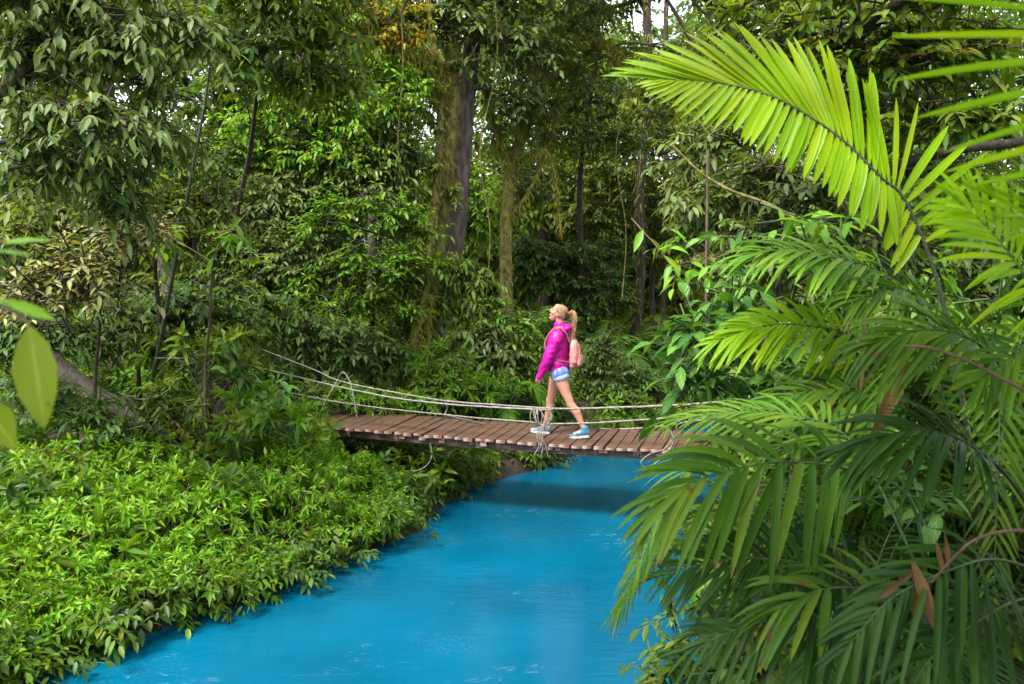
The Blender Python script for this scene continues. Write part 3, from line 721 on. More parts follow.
for i in range(110):
    o_ = runit(1)[0]*.020*rng.random()**.5; sp_ = runit(1)[0]; Lk = .85+.3*rng.random()
    p = [TIE+o_*.5, TIE+np.array((-.055, 0, .020))+o_*1.2, TIE+np.array((-.085, .01, -.06*Lk))+o_*1.4, TIE+np.array((-.075, .012, -.17*Lk))+o_*1.6+sp_*.008, TIE+np.array((-.06, .015, -.29*Lk))+o_*1.4+sp_*.016, TIE+np.array((-.062, .015, -.375*Lk))+o_*1.2+sp_*.02]
    tube(pb, curve(p, 14), np.linspace(.0042, .0018, 14), 4, 0)
pt = pb.build('ponytail', M['hair'], hair)
# backpack: a thing of its own, carried
bpk = empty('backpack', tuple(per.location)); bpk.rotation_euler = per.rotation_euler; bpk.scale = per.scale
tag(bpk, 'small pink backpack worn on the back of the walking person', 'backpack')
def bag(b, c, hw, hd, hh, pinch=.75):
    c = np.array(c, float)
    loft(b, [(c+np.array((0, 0, -hh)), hw*.86, hd*.8), (c+np.array((-.01, 0, -hh*.7)), hw, hd), (c+np.array((-.012, 0, 0)), hw*.98, hd*.97), (c+np.array((-.004, 0, hh*.6)), hw*.86, hd*.8), (c+np.array((.006, 0, hh)), hw*.6, hd*.5)], YL, 22)
b = bmesh.new(); bag(b, (-.185, .0, 1.06), .130, .072, .155)
bd = fuse(b, 'pack_body', .008, [M['pack']], bpk, 4, wrinkle(14, .006))
b = bmesh.new(); bag(b, (-.252, .0, .985), .095, .035, .075); fuse(b, 'front_pocket', .007, [M['pack']], bpk, 3, wrinkle(18, .004))
zb = MB()
tube(zb, curve([(-.262, -.10, .99), (-.266, -.075, 1.09), (-.262, 0, 1.13), (-.266, .075, 1.09), (-.262, .10, .99)], 24), .0045, 5); zb.build('zip', M['zip'], bd)
for sy in (1, -1):
    sb_ = MB(); pts = curve([(-.14, sy*.075, 1.20), (-.10, sy*.105, 1.325), (.0, sy*.118, 1.395), (.11, sy*.120, 1.31), (.165, sy*.125, 1.17), (.10, sy*.165, 1.04), (-.03, sy*.165, .98), (-.14, sy*.10, .955)], 30)
    T_ = nrm(np.gradient(pts, axis=0)); ws = nrm(np.cross(T_, nrm(pts-np.array((0, 0, 1.1)))))
    V = np.stack([pts+ws*.013, pts-ws*.013, pts-ws*.013+.005*nrm(pts-np.array((0.02, 0, 1.15))), pts+ws*.013+.005*nrm(pts-np.array((0.02, 0, 1.15)))], 1)
    i = np.arange(29)[:, None]*4; j = np.arange(4)[None]
    sb_.add(V, np.stack([i+j, i+(j+1) % 4, i+(j+1) % 4+4, i+j+4], -1)); sb_.build('shoulder_strap', M['pack_dark'], bpk)
hb2 = MB(); tube(hb2, curve([(-.13, -.03, 1.225), (-.15, -.02, 1.265), (-.15, .02, 1.265), (-.13, .03, 1.225)], 12), .006, 6); hb2.build('handle', M['pack_dark'], bpk)
# ------------------------------------------------------------------ big trunks in the middle
def moss_on(mb, pl, rad, n, L=.12, mi=0):
    i = rng.integers(0, len(pl), n); p = pl[i]
    T = nrm(np.gradient(pl, axis=0))[i]; u = runit(n); u = nrm(u-T*(u*T).sum(1, keepdims=True))
    rr = np.broadcast_to(rad, (len(pl),))[i][:, None]
    d = u*.6-ZV*(.5+.8*rng.random((n, 1)))+.3*rng.normal(size=(n, 3))
    leaves(mb, p+u*rr*.95, d, u, L*(.4+1.0*rng.random(n)), .012+.016*rng.random(n), .3, 'grass', .1, mi)
def trunk_tree(name, label, path, r0, r1, bark, limbs=(), moss=0, mossL=.12, group=None, rough=.07, crown=(), sty='far', mats=('far',), scale=1., dens=1.5, buttress=.5):
    pts = [P(*q) for q in path]; b = pts[0]; g = gz(b[0], b[1])
    pts[0] = np.array((b[0], b[1], min(b[2], g-.15)))
    e = empty(name, (b[0], b[1], g)); tag(e, label, 'tree', group); org = np.array((b[0], b[1], g))
    tr = MB(); pl = curve(pts, 14*len(pts)); k = np.linspace(0, 1, len(pl))
    rad = (r0+(r1-r0)*k)*(1+buttress*np.exp(-k*22))
    tube(tr, pl, rad, 16, 0, True, rough)
    ms = MB()
    if moss: moss_on(ms, pl, rad, moss, mossL)
    lb = MB()
    for lm in limbs:
        q = curve([P(*a) for a in lm[0]], 26); rr = np.linspace(lm[1], lm[1]*.4, 26)
        tube(lb, q, rr, 8, 0, True, .1)
        if moss: moss_on(ms, q, rr, int(moss*.35), mossL*1.2)
    tr.build('trunk', M[bark], e, org)
    if lb.n: lb.build('limb', M['bark_moss' if moss else bark], e, org)
    if ms.n: tag(ms.build('moss', M['moss'], e, org), kind='stuff')
    if crown:
        lf = MB(); tw = MB()
        for bl in crown:
            px, py, d, rx, ry = bl[:5]; mi = bl[6] if len(bl) > 6 else 0; de = bl[7] if len(bl) > 7 else dens
            c = P(px, py, d); r = np.array((rx*d/FPX, .8*min(rx, ry)*d/FPX, ry*d/FPX))
            s0 = pl[np.argmin(np.linalg.norm(pl-c, axis=1))]
            tube(tw, bend(s0, c, .08, 10), np.linspace(.06, .02, 10), 6, 0, False, .1)
            sprays(lf, tw, c, r, de, bl[5] if len(bl) > 5 and bl[5] else sty, scale, mi, .15)
        tw.build('branches', M[bark], e, org); lf.build('crown', [M[m] for m in mats], e, org)
    return e
trunk_tree('tree', 'tall tree with a straight bare purple-brown trunk left of the walker',
    [(424, 400, 16.8), (436, 330, 16.9), (455, 240, 17), (465, 120, 17.2), (474, 20, 17.4), (482, -110, 17.6)], .19, .145, 'bark_purple',
    crown=[(430, -30, 17, 120, 60), (560, -40, 17.5, 110, 60), (380, 12, 16.5, 55, 30, 'mid', 1), (520, 40, 17, 60, 35, None, 0), (448, 18, 16.5, 50, 26), (505, 95, 17.4, 36, 22), (470, 60, 16.4, 30, 16, None, 0, .8)], mats=('grey', 'yellow'), scale=.8, dens=1.6)
trunk_tree('tree', 'mossy twin-stemmed tree growing against the purple-brown trunk',
    [(412, 400, 16.2), (424, 320, 16.3), (437, 240, 16.4), (450, 120, 16.6), (452, 20, 16.7), (446, -80, 16.8)], .20, .10, 'bark_moss',
    limbs=[([(416, 380, 16.1), (430, 250, 16.1), (438, 170, 16.2), (440, 90, 16.3), (430, 20, 16.3), (424, -40, 16.4)], .10),
           ([(440, 90, 16.3), (420, 60, 16), (395, 45, 15.8), (365, 20, 15.6)], .05), ([(408, 402, 14.5), (413, 350, 14.6), (424, 300, 14.9), (434, 262, 15.6)], .085), ([(432, 402, 14.7), (428, 360, 14.8), (430, 310, 15), (440, 265, 15.8)], .06), ([(450, 110, 16.6), (440, 60, 16.2), (424, 48, 16)], .04)],
    moss=1700, mossL=.13, crown=[(434, 105, 16.2, 22, 30, 'fine', 0, .7), (455, 190, 16.2, 15, 22, 'fine', 0, .6), (432, 165, 16.1, 16, 18, 'fine', 0, .5)], mats=('olive',))
trunk_tree('tree', 'crooked tree with long hanging moss between the big trunk and the walker',
    [(508, 330, 18), (506, 240, 18), (512, 170, 18.1), (530, 110, 18.1), (536, 60, 18.2), (560, 20, 18.4), (590, -30, 18.6)], .13, .07, 'bark_moss',
    limbs=[([(512, 170, 18), (495, 130, 17.8), (488, 100, 17.7), (480, 70, 17.5)], .05), ([(530, 100, 18), (565, 60, 17.8), (560, 30, 17.8), (590, 12, 17.7), (632, 2, 17.6), (680, -20, 17.5)], .075),
           ([(515, 160, 18), (545, 150, 17.8), (555, 180, 17.8), (560, 230, 17.9)], .04), ([(508, 220, 18), (530, 190, 17.9), (550, 140, 17.9), (560, 90, 18)], .045), ([(560, 40, 17.8), (600, 40, 17.6), (628, 60, 17.5)], .03)],
    moss=1300, mossL=.12, crown=[(600, 50, 18, 50, 30, 'fine', 0, .8), (550, 110, 18, 50, 40, 'fine', 0, .7), (500, 130, 18, 30, 30, 'fine', 0, .6)], mats=('olive',))
tg = 'slim trunks in the shaded wood behind the bridge'
for lab, pth, r0, r1, mo in (
    ('dark mossy trunk rising to the right of the walker beyond the bridge', [(630, 410, 21), (634, 350, 21), (641, 260, 21), (640, 180, 21), (648, 90, 21), (645, -60, 21)], .13, .09, 500),
    ('thin dark trunk right of the mossy trunk behind the bridge', [(660, 400, 24), (662, 320, 24), (668, 230, 24), (664, 120, 24), (668, -60, 24)], .085, .06, 200),
    ('thin straight trunk close behind the walking person', [(592, 400, 24), (590, 330, 24), (588, 240, 24), (594, 120, 24), (590, -60, 24)], .085, .06, 200),
    ('stout dark trunk at the back above the walker', [(545, 380, 25), (543, 250, 25), (541, 150, 25), (538, 50, 25), (540, -60, 25)], .16, .12, 150),
    ('shaded trunk behind the leafy bank left of the big trunk', [(300, 380, 20), (306, 280, 20), (300, 150, 20), (308, -60, 20)], .2, .14, 200),
    ('dim trunk far back at the left behind the dark leaves', [(90, 380, 19), (98, 250, 19), (104, 120, 19), (110, -60, 19)], .22, .15, 200),
    ('thin pole-like trunk far back between left leaves and big trunk', [(375, 380, 24), (372, 250, 24), (378, 100, 24), (376, -60, 24)], .15, .11, 0)):
    trunk_tree('tree', lab, pth, r0, r1, 'bark', (), mo, .2, tg)
# leaning trunk, fallen logs on the left bank
trunk_tree('leaning_tree', 'old leaning brown trunk rooted in the left bank beside the rope anchors',
    [(238, 446, 11.6), (222, 410, 11.9), (205, 375, 12.2), (186, 335, 12.6), (172, 300, 13), (160, 240, 13.4), (150, 190, 13.8)], .17, .09, 'bark',
    limbs=[([(205, 375, 12.2), (230, 405, 11.6), (262, 440, 11.1), (285, 452, 10.9)], .05), ([(215, 395, 12), (195, 420, 11.5), (180, 445, 11.2)], .05), ([(225, 420, 11.7), (245, 425, 11.3), (268, 428, 11)], .04)],
    moss=250, mossL=.1, crown=[(195, 345, 12.2, 38, 26, 'mid', 0, 1.4), (235, 380, 11.8, 26, 20, 'whorlbig', 0, 1.5), (165, 350, 12.3, 30, 26, 'mid', 0, 1.2)], mats=('green',))
def log(label, path, r0, r1, name='fallen_log'):
    b = MB(); q = curve([P(*a) for a in path], 30); o_ = q[0].copy()
    tube(b, q, np.linspace(r0, r1, 30), 12, 0, True, .12)
    moss_on(b, q, np.linspace(r0, r1, 30), 160, .07, 1)
    o = b.build(name, [M['bark'], M['moss']], None, o_); o.location = o_; tag(o, label, 'log')
log('dark fallen log sloping down through the shade behind the left bank shrubs', [(40, 355, 11.4), (90, 392, 11.2), (140, 420, 11), (190, 448, 10.8)], .16, .10)
log('thinner dead branch lying below the fallen log on the left bank', [(20, 395, 10.6), (80, 415, 10.6), (150, 430, 10.6), (205, 462, 10.4)], .05, .02, 'dead_branch')
log('bare thin branch poking up from the leaf litter on the left bank', [(150, 395, 11), (165, 415, 10.8), (185, 432, 10.6), (187, 450, 10.6)], .022, .012, 'dead_branch')

# ------------------------------------------------------------------ left side plants
plant('sapling', 'slender dark sapling with a forked stem in the left canopy', 'tree', None,
    [(150, 400, 11.4), (172, 280, 11.2), (186, 205, 11), (198, 140, 10.9), (204, 108, 10.9), (208, 80, 10.9), (213, 50, 10.9), (215, 10, 10.9)],
    [(250, 82, 10.9, 24, 14), (225, 40, 10.9, 40, 20), (170, 95, 11, 36, 16), (262, 45, 11, 40, 22), (210, 150, 11.3, 30, 22, None, 0, 1)], 'mid', ['deep'], 1., 1.5, r0=.028, bark='stem_black')
plant('tree', 'tall tree with large drooping grey-green leaves filling the top left corner', 'tree', None,
    [(-70, 400, 9.5), (-60, 250, 9.3), (-30, 130, 9), (40, 60, 8.8), (100, -20, 8.8)],
    [(40, 40, 8.6, 60, 36), (120, 30, 8.6, 60, 34), (30, 105, 8.4, 44, 34), (95, 115, 8.2, 50, 30), (150, 130, 8.6, 42, 28), (40, 160, 8.5, 46, 28), (110, 160, 8.7, 40, 24), (190, 25, 8.8, 44, 30), (60, -20, 8.6, 120, 40), (150, 85, 8.9, 30, 20), (130, 195, 9, 44, 20)],
    'hang', ['grey'], .80, 1.7, r0=.15)
plant('tree', 'leafy tree with pale hanging foliage along the top edge left of centre', 'tree', None,
    [(236, 380, 15), (228, 270, 14.8), (250, 150, 14), (262, 60, 12.6), (290, -40, 12)],
    [(270, 10, 11.5, 50, 32), (320, 30, 11.8, 46, 34), (245, 60, 12, 40, 20), (300, 70, 12.2, 50, 22), (345, 75, 12.4, 30, 28), (280, -40, 11.5, 120, 40), (280, -275, 9.7, 110, 40), (420, -260, 10.3, 110, 40), (150, -280, 9.7, 100, 40), (340, -300, 10.4, 110, 40), (520, -250, 10.8, 90, 40)], 'hang', ['green'], .9, 1.4, r0=.06)  # high clumps above the frame are added to shade the water behind the bridge
plant('tree', 'bright yellow-green small-leaved tree behind the forked sapling', 'tree', None,
    [(305, 380, 16), (305, 260, 16), (312, 150, 15.8), (325, 70, 15.6)],
    [(300, 95, 15.5, 60, 26), (355, 110, 15.6, 44, 30), (260, 120, 15.5, 50, 24), (330, 150, 15.4, 60, 24), (395, 90, 15.8, 34, 44), (240, 160, 15.6, 44, 22), (385, 20, 15.8, 40, 34, None, 1), (345, 10, 15.6, 40, 26, None, 0)], 'mid', ['lime', 'yellow'], .95, 1.3, r0=.12)
plant('tree', 'dull grey-green small-leaved tree left of the big trunk', 'tree', None,
    [(350, 380, 16.6), (345, 280, 16.5), (340, 180, 16.3), (338, 100, 16)],
    [(300, 195, 15.4, 60, 30), (250, 210, 15.0, 50, 34), (365, 175, 15.6, 50, 32), (400, 150, 16, 34, 40), (290, 150, 15.8, 50, 26), (350, 135, 16, 50, 24), (270, 255, 14.6, 50, 30), (325, 250, 14.8, 40, 26), (215, 240, 14.4, 34, 34)], 'mid', ['grey'], .95, 1.7, r0=.12)
plant('broadleaf_shrub', 'vivid green layered bush directly left of the big trunk', 'bush', None,
    [(372, 400, 15.2), (372, 330, 15), (378, 260, 14.8), (385, 210, 14.8)],
    [(372, 205, 14.6, 60, 16), (335, 225, 14.6, 40, 14), (405, 222, 14.8, 36, 16), (365, 262, 14.3, 56, 16), (410, 262, 14.6, 34, 18), (340, 300, 14.2, 50, 16), (385, 305, 14.4, 40, 16), (318, 275, 14.4, 34, 14)], 'layer', ['vivid'], 1., 1.7, r0=.06, up=.05)
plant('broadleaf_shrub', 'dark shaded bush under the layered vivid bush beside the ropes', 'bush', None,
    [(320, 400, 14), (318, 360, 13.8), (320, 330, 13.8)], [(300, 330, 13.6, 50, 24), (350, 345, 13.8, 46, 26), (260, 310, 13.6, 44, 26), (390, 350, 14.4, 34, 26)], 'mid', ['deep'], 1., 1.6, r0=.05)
plant('broadleaf_shrub', 'pale tan-leaved shrub drooping over the dark hollow on the left', 'bush', None,
    [(95, 390, 10.3), (100, 320, 10.2), (98, 270, 10), (110, 235, 9.9)],
    [(70, 262, 9.6, 54, 22), (30, 285, 9.6, 34, 18), (118, 232, 9.8, 38, 18), (145, 228, 9.9, 24, 18), (108, 285, 9.7, 40, 16), (60, 300, 9.6, 48, 14)], 'layer', ['tan'], .95, 2.0, r0=.024)
plant('broadleaf_shrub', 'olive small-leaved bush under the top left canopy above the tan shrub', 'bush', None,
    [(165, 400, 12), (160, 320, 11.8), (155, 260, 11.6), (165, 200, 11.4)],
    [(160, 195, 11.2, 50, 18), (205, 200, 11.4, 36, 24), (120, 215, 11, 40, 16), (185, 240, 11.6, 40, 18), (60, 210, 10.8, 50, 18), (20, 230, 10.6, 36, 22)], 'mid', ['olive'], .95, 1.6, r0=.05)
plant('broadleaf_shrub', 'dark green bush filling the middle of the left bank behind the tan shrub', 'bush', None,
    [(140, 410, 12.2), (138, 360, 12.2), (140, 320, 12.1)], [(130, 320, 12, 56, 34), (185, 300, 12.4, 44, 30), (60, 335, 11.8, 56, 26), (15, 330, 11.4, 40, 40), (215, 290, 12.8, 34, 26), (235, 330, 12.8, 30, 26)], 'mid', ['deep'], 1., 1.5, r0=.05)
plant('twig_shrub', 'lone twig of translucent lime leaves hanging in the left canopy', 'bush', None,
    [(205, 380, 10.9), (210, 320, 10.6), (212, 270, 10.4), (218, 235, 10.2)], [(232, 232, 10.1, 20, 12, 'broad', 0, 1.2), (262, 260, 10.3, 24, 6, 'layer', 1, 1.2), (170, 238, 10.4, 10, 12, 'broad', 0, .8)], 'broad', ['vivid', 'lime'], .85, 1.2, r0=.022, bark='twig')
gB = 'leafy plants on the left bank below the bridge ropes'
for lab, st, bl, sty, mt, sc_ in (
    ('strap-leaved green tuft growing on the leaning trunk', [(205, 430, 11.3), (200, 390, 11.3)], [(205, 372, 11.3, 26, 18), (185, 360, 11.3, 24, 16), (228, 350, 11.4, 20, 16)], 'whorlbig', 'green', 1.),
    ('mid-green bushy plant just left of the leaning trunk', [(175, 450, 11), (170, 410, 11)], [(162, 400, 10.9, 22, 24), (182, 420, 10.8, 18, 22), (140, 420, 10.8, 14, 14)], 'mid', 'green', 1.),
    ('broad-leaved plant standing under the upper rope near its left end', [(258, 440, 11.3), (256, 400, 11.3)], [(262, 388, 11.3, 18, 16), (240, 372, 11.4, 16, 14), (285, 400, 11.2, 22, 16)], 'broad', 'broad', .9),
    ('large-leaved green plant touching the left end of the bridge', [(312, 425, 13.2), (312, 395, 13.2)], [(316, 388, 13.2, 26, 14), (345, 384, 13.3, 18, 10), (296, 405, 12.4, 26, 16), (312, 425, 11.9, 18, 12)], 'broad', 'green', .9),
    ('arching lance-leaved plant between the leaning trunk and the bridge', [(268, 460, 10.8), (266, 430, 10.8)], [(262, 418, 10.7, 34, 18), (292, 436, 10.5, 34, 20), (245, 440, 10.6, 22, 14)], 'whorlbig', 'vivid', .9)):
    plant('leafy_plant', lab, 'plant', gB, st, bl, sty, [mt], sc_, 1.8, bark='stem_green', r0=.025, stemname='stem', part='leaves')

plant('leafy_plant', 'dark green plant growing in front of the fallen log at the left edge', 'plant', gB, [(60, 440, 10.2), (62, 410, 10.2)], [(40, 395, 10.2, 40, 22), (90, 405, 10.2, 40, 20), (125, 425, 10.1, 26, 14), (15, 375, 10.2, 24, 20)], 'mid', ['deep'], .9, 1.5, bark='stem_green', r0=.02, stemname='stem', part='leaves')
# bank shrubs: one bush of lance-leaved whorls in three builds, copied along the water
def bank_proto(k):
    e = empty('bank_shrub'); tr = MB(); lf = MB()
    cl = [((0, 0, .30), (.62, .55, .26)), ((.45, .1, .22), (.42, .4, .20)), ((-.45, -.1, .22), (.42, .42, .22)), ((.05, .45, .26), (.45, .36, .22)), ((-.1, -.5, .12), (.5, .34, .22))]
    for c, r in cl:
        c = np.array(c)+rng.normal(size=3)*(.08, .08, .03)
        for q in range(7):
            u = runit(1)[0]; u[2] = abs(u[2]); tube(tr, bend((c[0]*.3, c[1]*.3, -.1), c+u*np.array(r)*.7, .1, 6), np.linspace(.012, .004, 6), 5, 0, False)
        sprays(lf, tr, c, np.array(r), 2.5, 'whorl', 1.0, 0, .35)
    m = rng.normal(size=3)
    tr.build('stem', M['twig'], e); lf.build('leaves', M['bank_leaf'], e)
    return e
M['bank_leaf'] = leaf_mat('leaf_bank_shrub', [(.058, .165, .007), (.085, .215, .009), (.12, .25, .010), (.19, .28, .012)], rough=.36, trans=.35)
protos = [bank_proto(k) for k in range(4)]
spots = [  # px, py of the crown's middle, distance, size, label
 (-10, 655, 7.0, .8, 'lime bank shrub in the bottom left corner of the view overhanging the river'),
 (-20, 585, 7.6, 1.1, 'lime bank shrub cut by the left edge of the view above the corner shrub'),
 (60, 605, 7.6, .8, 'lime bank shrub dipping to the water right of the bottom left corner'),
 (135, 580, 8.2, .85, 'lime bank shrub overhanging the water at the middle of the shrub bank'),
 (30, 530, 8.6, 1.1, 'lime bank shrub high on the bank near the left edge of the view'),
 (105, 520, 8.9, 1.1, 'lime bank shrub in the second row behind the low bank shrubs'),
 (222, 556, 8.9, .75, 'lime bank shrub with a spray jutting furthest out over the water'),
 (185, 508, 9.4, 1.05, 'lime bank shrub mid-bank below the leaf litter and leaning trunk'),
 (255, 500, 9.8, 1.0, 'lime bank shrub behind the jutting spray, level with the trunk foot'),
 (312, 520, 9.9, .72, 'green bank shrub at the dark bank notch below the bridge end'),
 (60, 478, 9.9, 1.1, 'lime bank shrub at the back of the bank under the fallen log'),
 (362, 514, 10.4, .60, 'green bank shrub reaching the blue water nearest the bridge'),
 (325, 478, 10.6, .75, 'lime bank shrub below the left end of the bridge deck'),
 (366, 484, 11.0, .56, 'lime bank shrub close under the bridge at its left third'),
 (145, 470, 10.3, .9, 'low lime bank shrub in front of the dead branches'),
 (-10, 500, 9.2, 1.1, 'bank shrub at the left edge beneath the hanging spotted leaf'),
 (285, 455, 11.0, .8, 'lime bank shrub right of the leaf litter beside the arching plant'),
 (312, 448, 11.6, .45, 'small lime bank shrub leaning on the left end of the deck')]
used = set()
for i, (px, py, d, s_, lab) in enumerate(spots):
    k = i % 4
    o = protos[k] if k not in used else copy_tree(protos[k]); used.add(k)
    p = P(px, py, d); g = gz(p[0], p[1])
    o.location = (p[0], p[1], p[2]-.28*s_); o.scale = (s_, s_, s_*(.95+.2*rng.random())); o.rotation_euler = (0, 0, rng.random()*6.28)
    tag(o, lab, 'bush', 'lime-leaved shrubs along the left bank')
gU = 'small plants on the far bank under the bridge'
for lab, st, bl in (
    ('dark leafy clump on the bank right under the left half of the deck', [(435, 500, 12.3), (433, 480, 12.3)], [(432, 470, 12.2, 30, 16), (415, 485, 11.9, 20, 16)]),
    ('small leafy clump at the water edge under the middle of the bridge', [(475, 486, 13.2), (474, 474, 13.2)], [(468, 470, 13.2, 24, 13), (460, 482, 12.8, 18, 10)]),
    ('low leafy clump under the bridge furthest out over the blue water', [(515, 476, 14), (514, 466, 14)], [(500, 463, 14, 22, 8), (488, 469, 13.6, 16, 7)])):
    plant('leafy_plant', lab, 'plant', gU, st, bl, 'fine', ['green'], 1., 2., bark='stem_green', r0=.02, stemname='stem', part='leaves')

# ------------------------------------------------------------------ middle plants around the big trunk
plant('broadleaf_shrub', 'climbing shrub with drooping glossy leaves clasping the foot of the big trunk', 'bush', None,
    [(425, 400, 15.8), (428, 340, 15.8), (436, 280, 15.8)],
    [(432, 262, 15.5, 46, 20), (470, 275, 15.6, 28, 22), (402, 272, 15.4, 26, 20), (448, 300, 15.4, 34, 16), (420, 300, 15.3, 34, 14), (405, 322, 15.2, 22, 16)], 'hang', ['green'], .85, 1.6, r0=.05)
plant('broadleaf_shrub', 'bushy green shrub just behind the ropes right of the trunk foot', 'bush', None,
    [(450, 410, 14.4), (450, 390, 14.4)], [(445, 368, 14.2, 26, 16), (452, 392, 14.0, 30, 14), (425, 385, 14.2, 20, 18), (485, 392, 14.2, 26, 14)], 'whorlbig', ['vivid'], .85, 1.9, r0=.03)
plant('broadleaf_shrub', 'low lime plants growing between ropes and deck at the left half of the bridge', 'bush', None,
    [(385, 420, 13), (385, 412, 13)], [(378, 408, 12.9, 36, 10), (420, 408, 13.2, 30, 9), (345, 405, 12.8, 26, 10)], 'whorl', ['bank_leaf'], .95, 2.4, r0=.02)
plant('broadleaf_shrub', 'dull green bush with pale drooping leaves left of the walker', 'bush', None,
    [(490, 400, 15.4), (488, 360, 15.4), (486, 330, 15.4)], [(486, 330, 15.2, 32, 18), (462, 345, 15.1, 26, 20), (505, 350, 15.1, 26, 16), (480, 365, 15, 30, 14)], 'hang', ['grey', 'tan'], .9, 1.7, r0=.04)
fg = 'shaded ferns and young palms behind the bridge'
def rosette(name, label, cat, group, base, n, L, lw, mats, H=.4, nl=30, droop=.3, seed=0, spread=1., start=.25, az=None, rw=.008, ll=.22):
    """young palm or fern: arching fronds from one foot, each frond a part"""
    b = P(*base[:3]) if len(base) == 3 else np.array(base[3:]); g = b[2] if len(base) == 4 else gz(b[0], b[1])
    e = empty(name, (b[0], b[1], g)); tag(e, label, cat, group)
    for i in range(n):
        a = (az[0]+(az[1]-az[0])*(i+.5*rng.random())/max(1, n-1)) if az else i*2.4+rng.random()
        l = L*(.75+.5*rng.random()); el = .5+.6*rng.random()
        d = np.array((math.cos(a), math.sin(a), 0))*spread
        pts = [np.zeros(3)+d*.03, d*l*.25+ZV*(H*.75*el), d*l*.6+ZV*H*1.05*el, d*l*.88+ZV*H*.78*el, d*l*1.1+ZV*H*(.35*el)]
        f = MB(); frond(f, pts, (0, 0, 1), nl, l*ll*1.5, lw, 68, 26, droop, start, rw=rw, jit=.08)
        f.build('frond', [M[mats[0]], M[mats[1]]], e)
    return e
for lab, base, n, L, lw, mt, H in (
    ('feathery fern clump immediately left of the walker behind the ropes', (505, 405, 14.6), 10, .65, .022, 'vivid', .7),
    ('young palm with layered drooping fronds at the right of the trunk foot', (470, 400, 15.8), 10, .75, .026, 'green', 1.1),
    ('tall young palm with bright fronds level with the walker\'s head', (520, 390, 16.2), 11, .62, .024, 'vivid', 1.0),
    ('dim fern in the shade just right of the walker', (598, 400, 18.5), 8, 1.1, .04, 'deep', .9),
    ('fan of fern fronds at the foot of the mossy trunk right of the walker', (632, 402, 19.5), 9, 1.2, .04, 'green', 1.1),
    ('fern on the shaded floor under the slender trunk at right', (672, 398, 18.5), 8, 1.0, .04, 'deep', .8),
    ('dark young palm behind the crooked mossy tree', (560, 390, 18.5), 9, .8, .03, 'deep', 1.3)):
    rosette('fern' if 'fern' in lab else 'young_palm', lab, 'fern' if 'fern' in lab else 'palm', fg, base, n, L, lw, (mt, 'stem_green'), H)
plant('tree', 'dense blue-green small-leaved tree behind the walker\'s head', 'tree', None,
    [(572, 400, 20.5), (572, 330, 20.5), (570, 260, 20.5)], [(565, 262, 20, 56, 24), (600, 290, 20, 36, 26), (540, 280, 20, 36, 24), (570, 320, 20, 40, 26), (610, 250, 20.5, 30, 18), (525, 250, 20, 26, 24)], 'fine', ['deep'], 1.15, 1.6, r0=.1)
plant('tree', 'airy olive-leaved tree with tangled twigs above and right of the walker', 'tree', None,
    [(655, 400, 22.5), (652, 300, 22.5), (655, 200, 22.3), (650, 120, 22)],
    [(620, 170, 21.5, 50, 26), (670, 190, 21.5, 56, 30), (590, 210, 21.5, 40, 22), (700, 150, 22, 46, 28), (640, 120, 22, 60, 26), (610, 230, 21.8, 36, 18), (680, 240, 22, 40, 22), (730, 200, 22, 40, 30)], 'mid', ['olive'], 1.05, 1.1, r0=.09)
plant('tree', 'grey glossy-leaved tree high in the middle below the white sky gap', 'tree', None,
    [(585, 400, 20), (582, 280, 20), (580, 180, 19.8), (590, 100, 19.6), (600, 40, 19.5)],
    [(545, 60, 19, 50, 26), (590, 100, 19.2, 50, 24), (620, 140, 19.4, 44, 20), (560, 130, 19.2, 44, 24), (500, 30, 19, 50, 24), (580, 20, 19, 30, 20), (530, 180, 19.4, 34, 26), (690, 60, 19.6, 40, 30)], 'mid', ['grey'], 1., 1.1, r0=.09)

# ------------------------------------------------------------------ right side shrubs and trees
plant('broadleaf_shrub', 'shrub with big ribbed glossy leaves leaning over the right end of the bridge', 'bush', None,
    [(800, 430, 6.6), (770, 380, 6.5), (735, 340, 6.4), (700, 310, 6.3)],
    [(690, 330, 6.3, 30, 24), (720, 345, 6.3, 34, 22), (745, 310, 6.4, 36, 20), (705, 375, 6.3, 34, 20), (770, 350, 6.5, 36, 26), (735, 285, 6.5, 30, 14), (760, 385, 6.4, 40, 20)], 'broad', ['broad'], .85, 2.3, r0=.03, bark='stem_green')
plant('twig_shrub', 'thin shrub with lime leaves on its top twigs right of the mossy trunk', 'bush', None,
    [(790, 420, 7.4), (760, 330, 7.4), (720, 270, 7.3), (690, 248, 7.3)], [(672, 243, 7.2, 24, 9), (690, 268, 7.2, 26, 8), (735, 235, 7.3, 20, 10, None, 1)], 'broad', ['lime', 'broad'], .75, 1.6, r0=.02, bark='twig')
plant('twig_shrub', 'upright twig with pale lime leaves under the arching bright frond', 'bush', None,
    [(860, 380, 5.6), (830, 300, 5.5), (808, 250, 5.5)], [(795, 212, 5.4, 16, 14), (822, 220, 5.5, 20, 12), (800, 255, 5.5, 26, 12), (840, 262, 5.4, 36, 12)], 'broad', ['lime'], .75, 1.5, r0=.015, bark='stem_green')
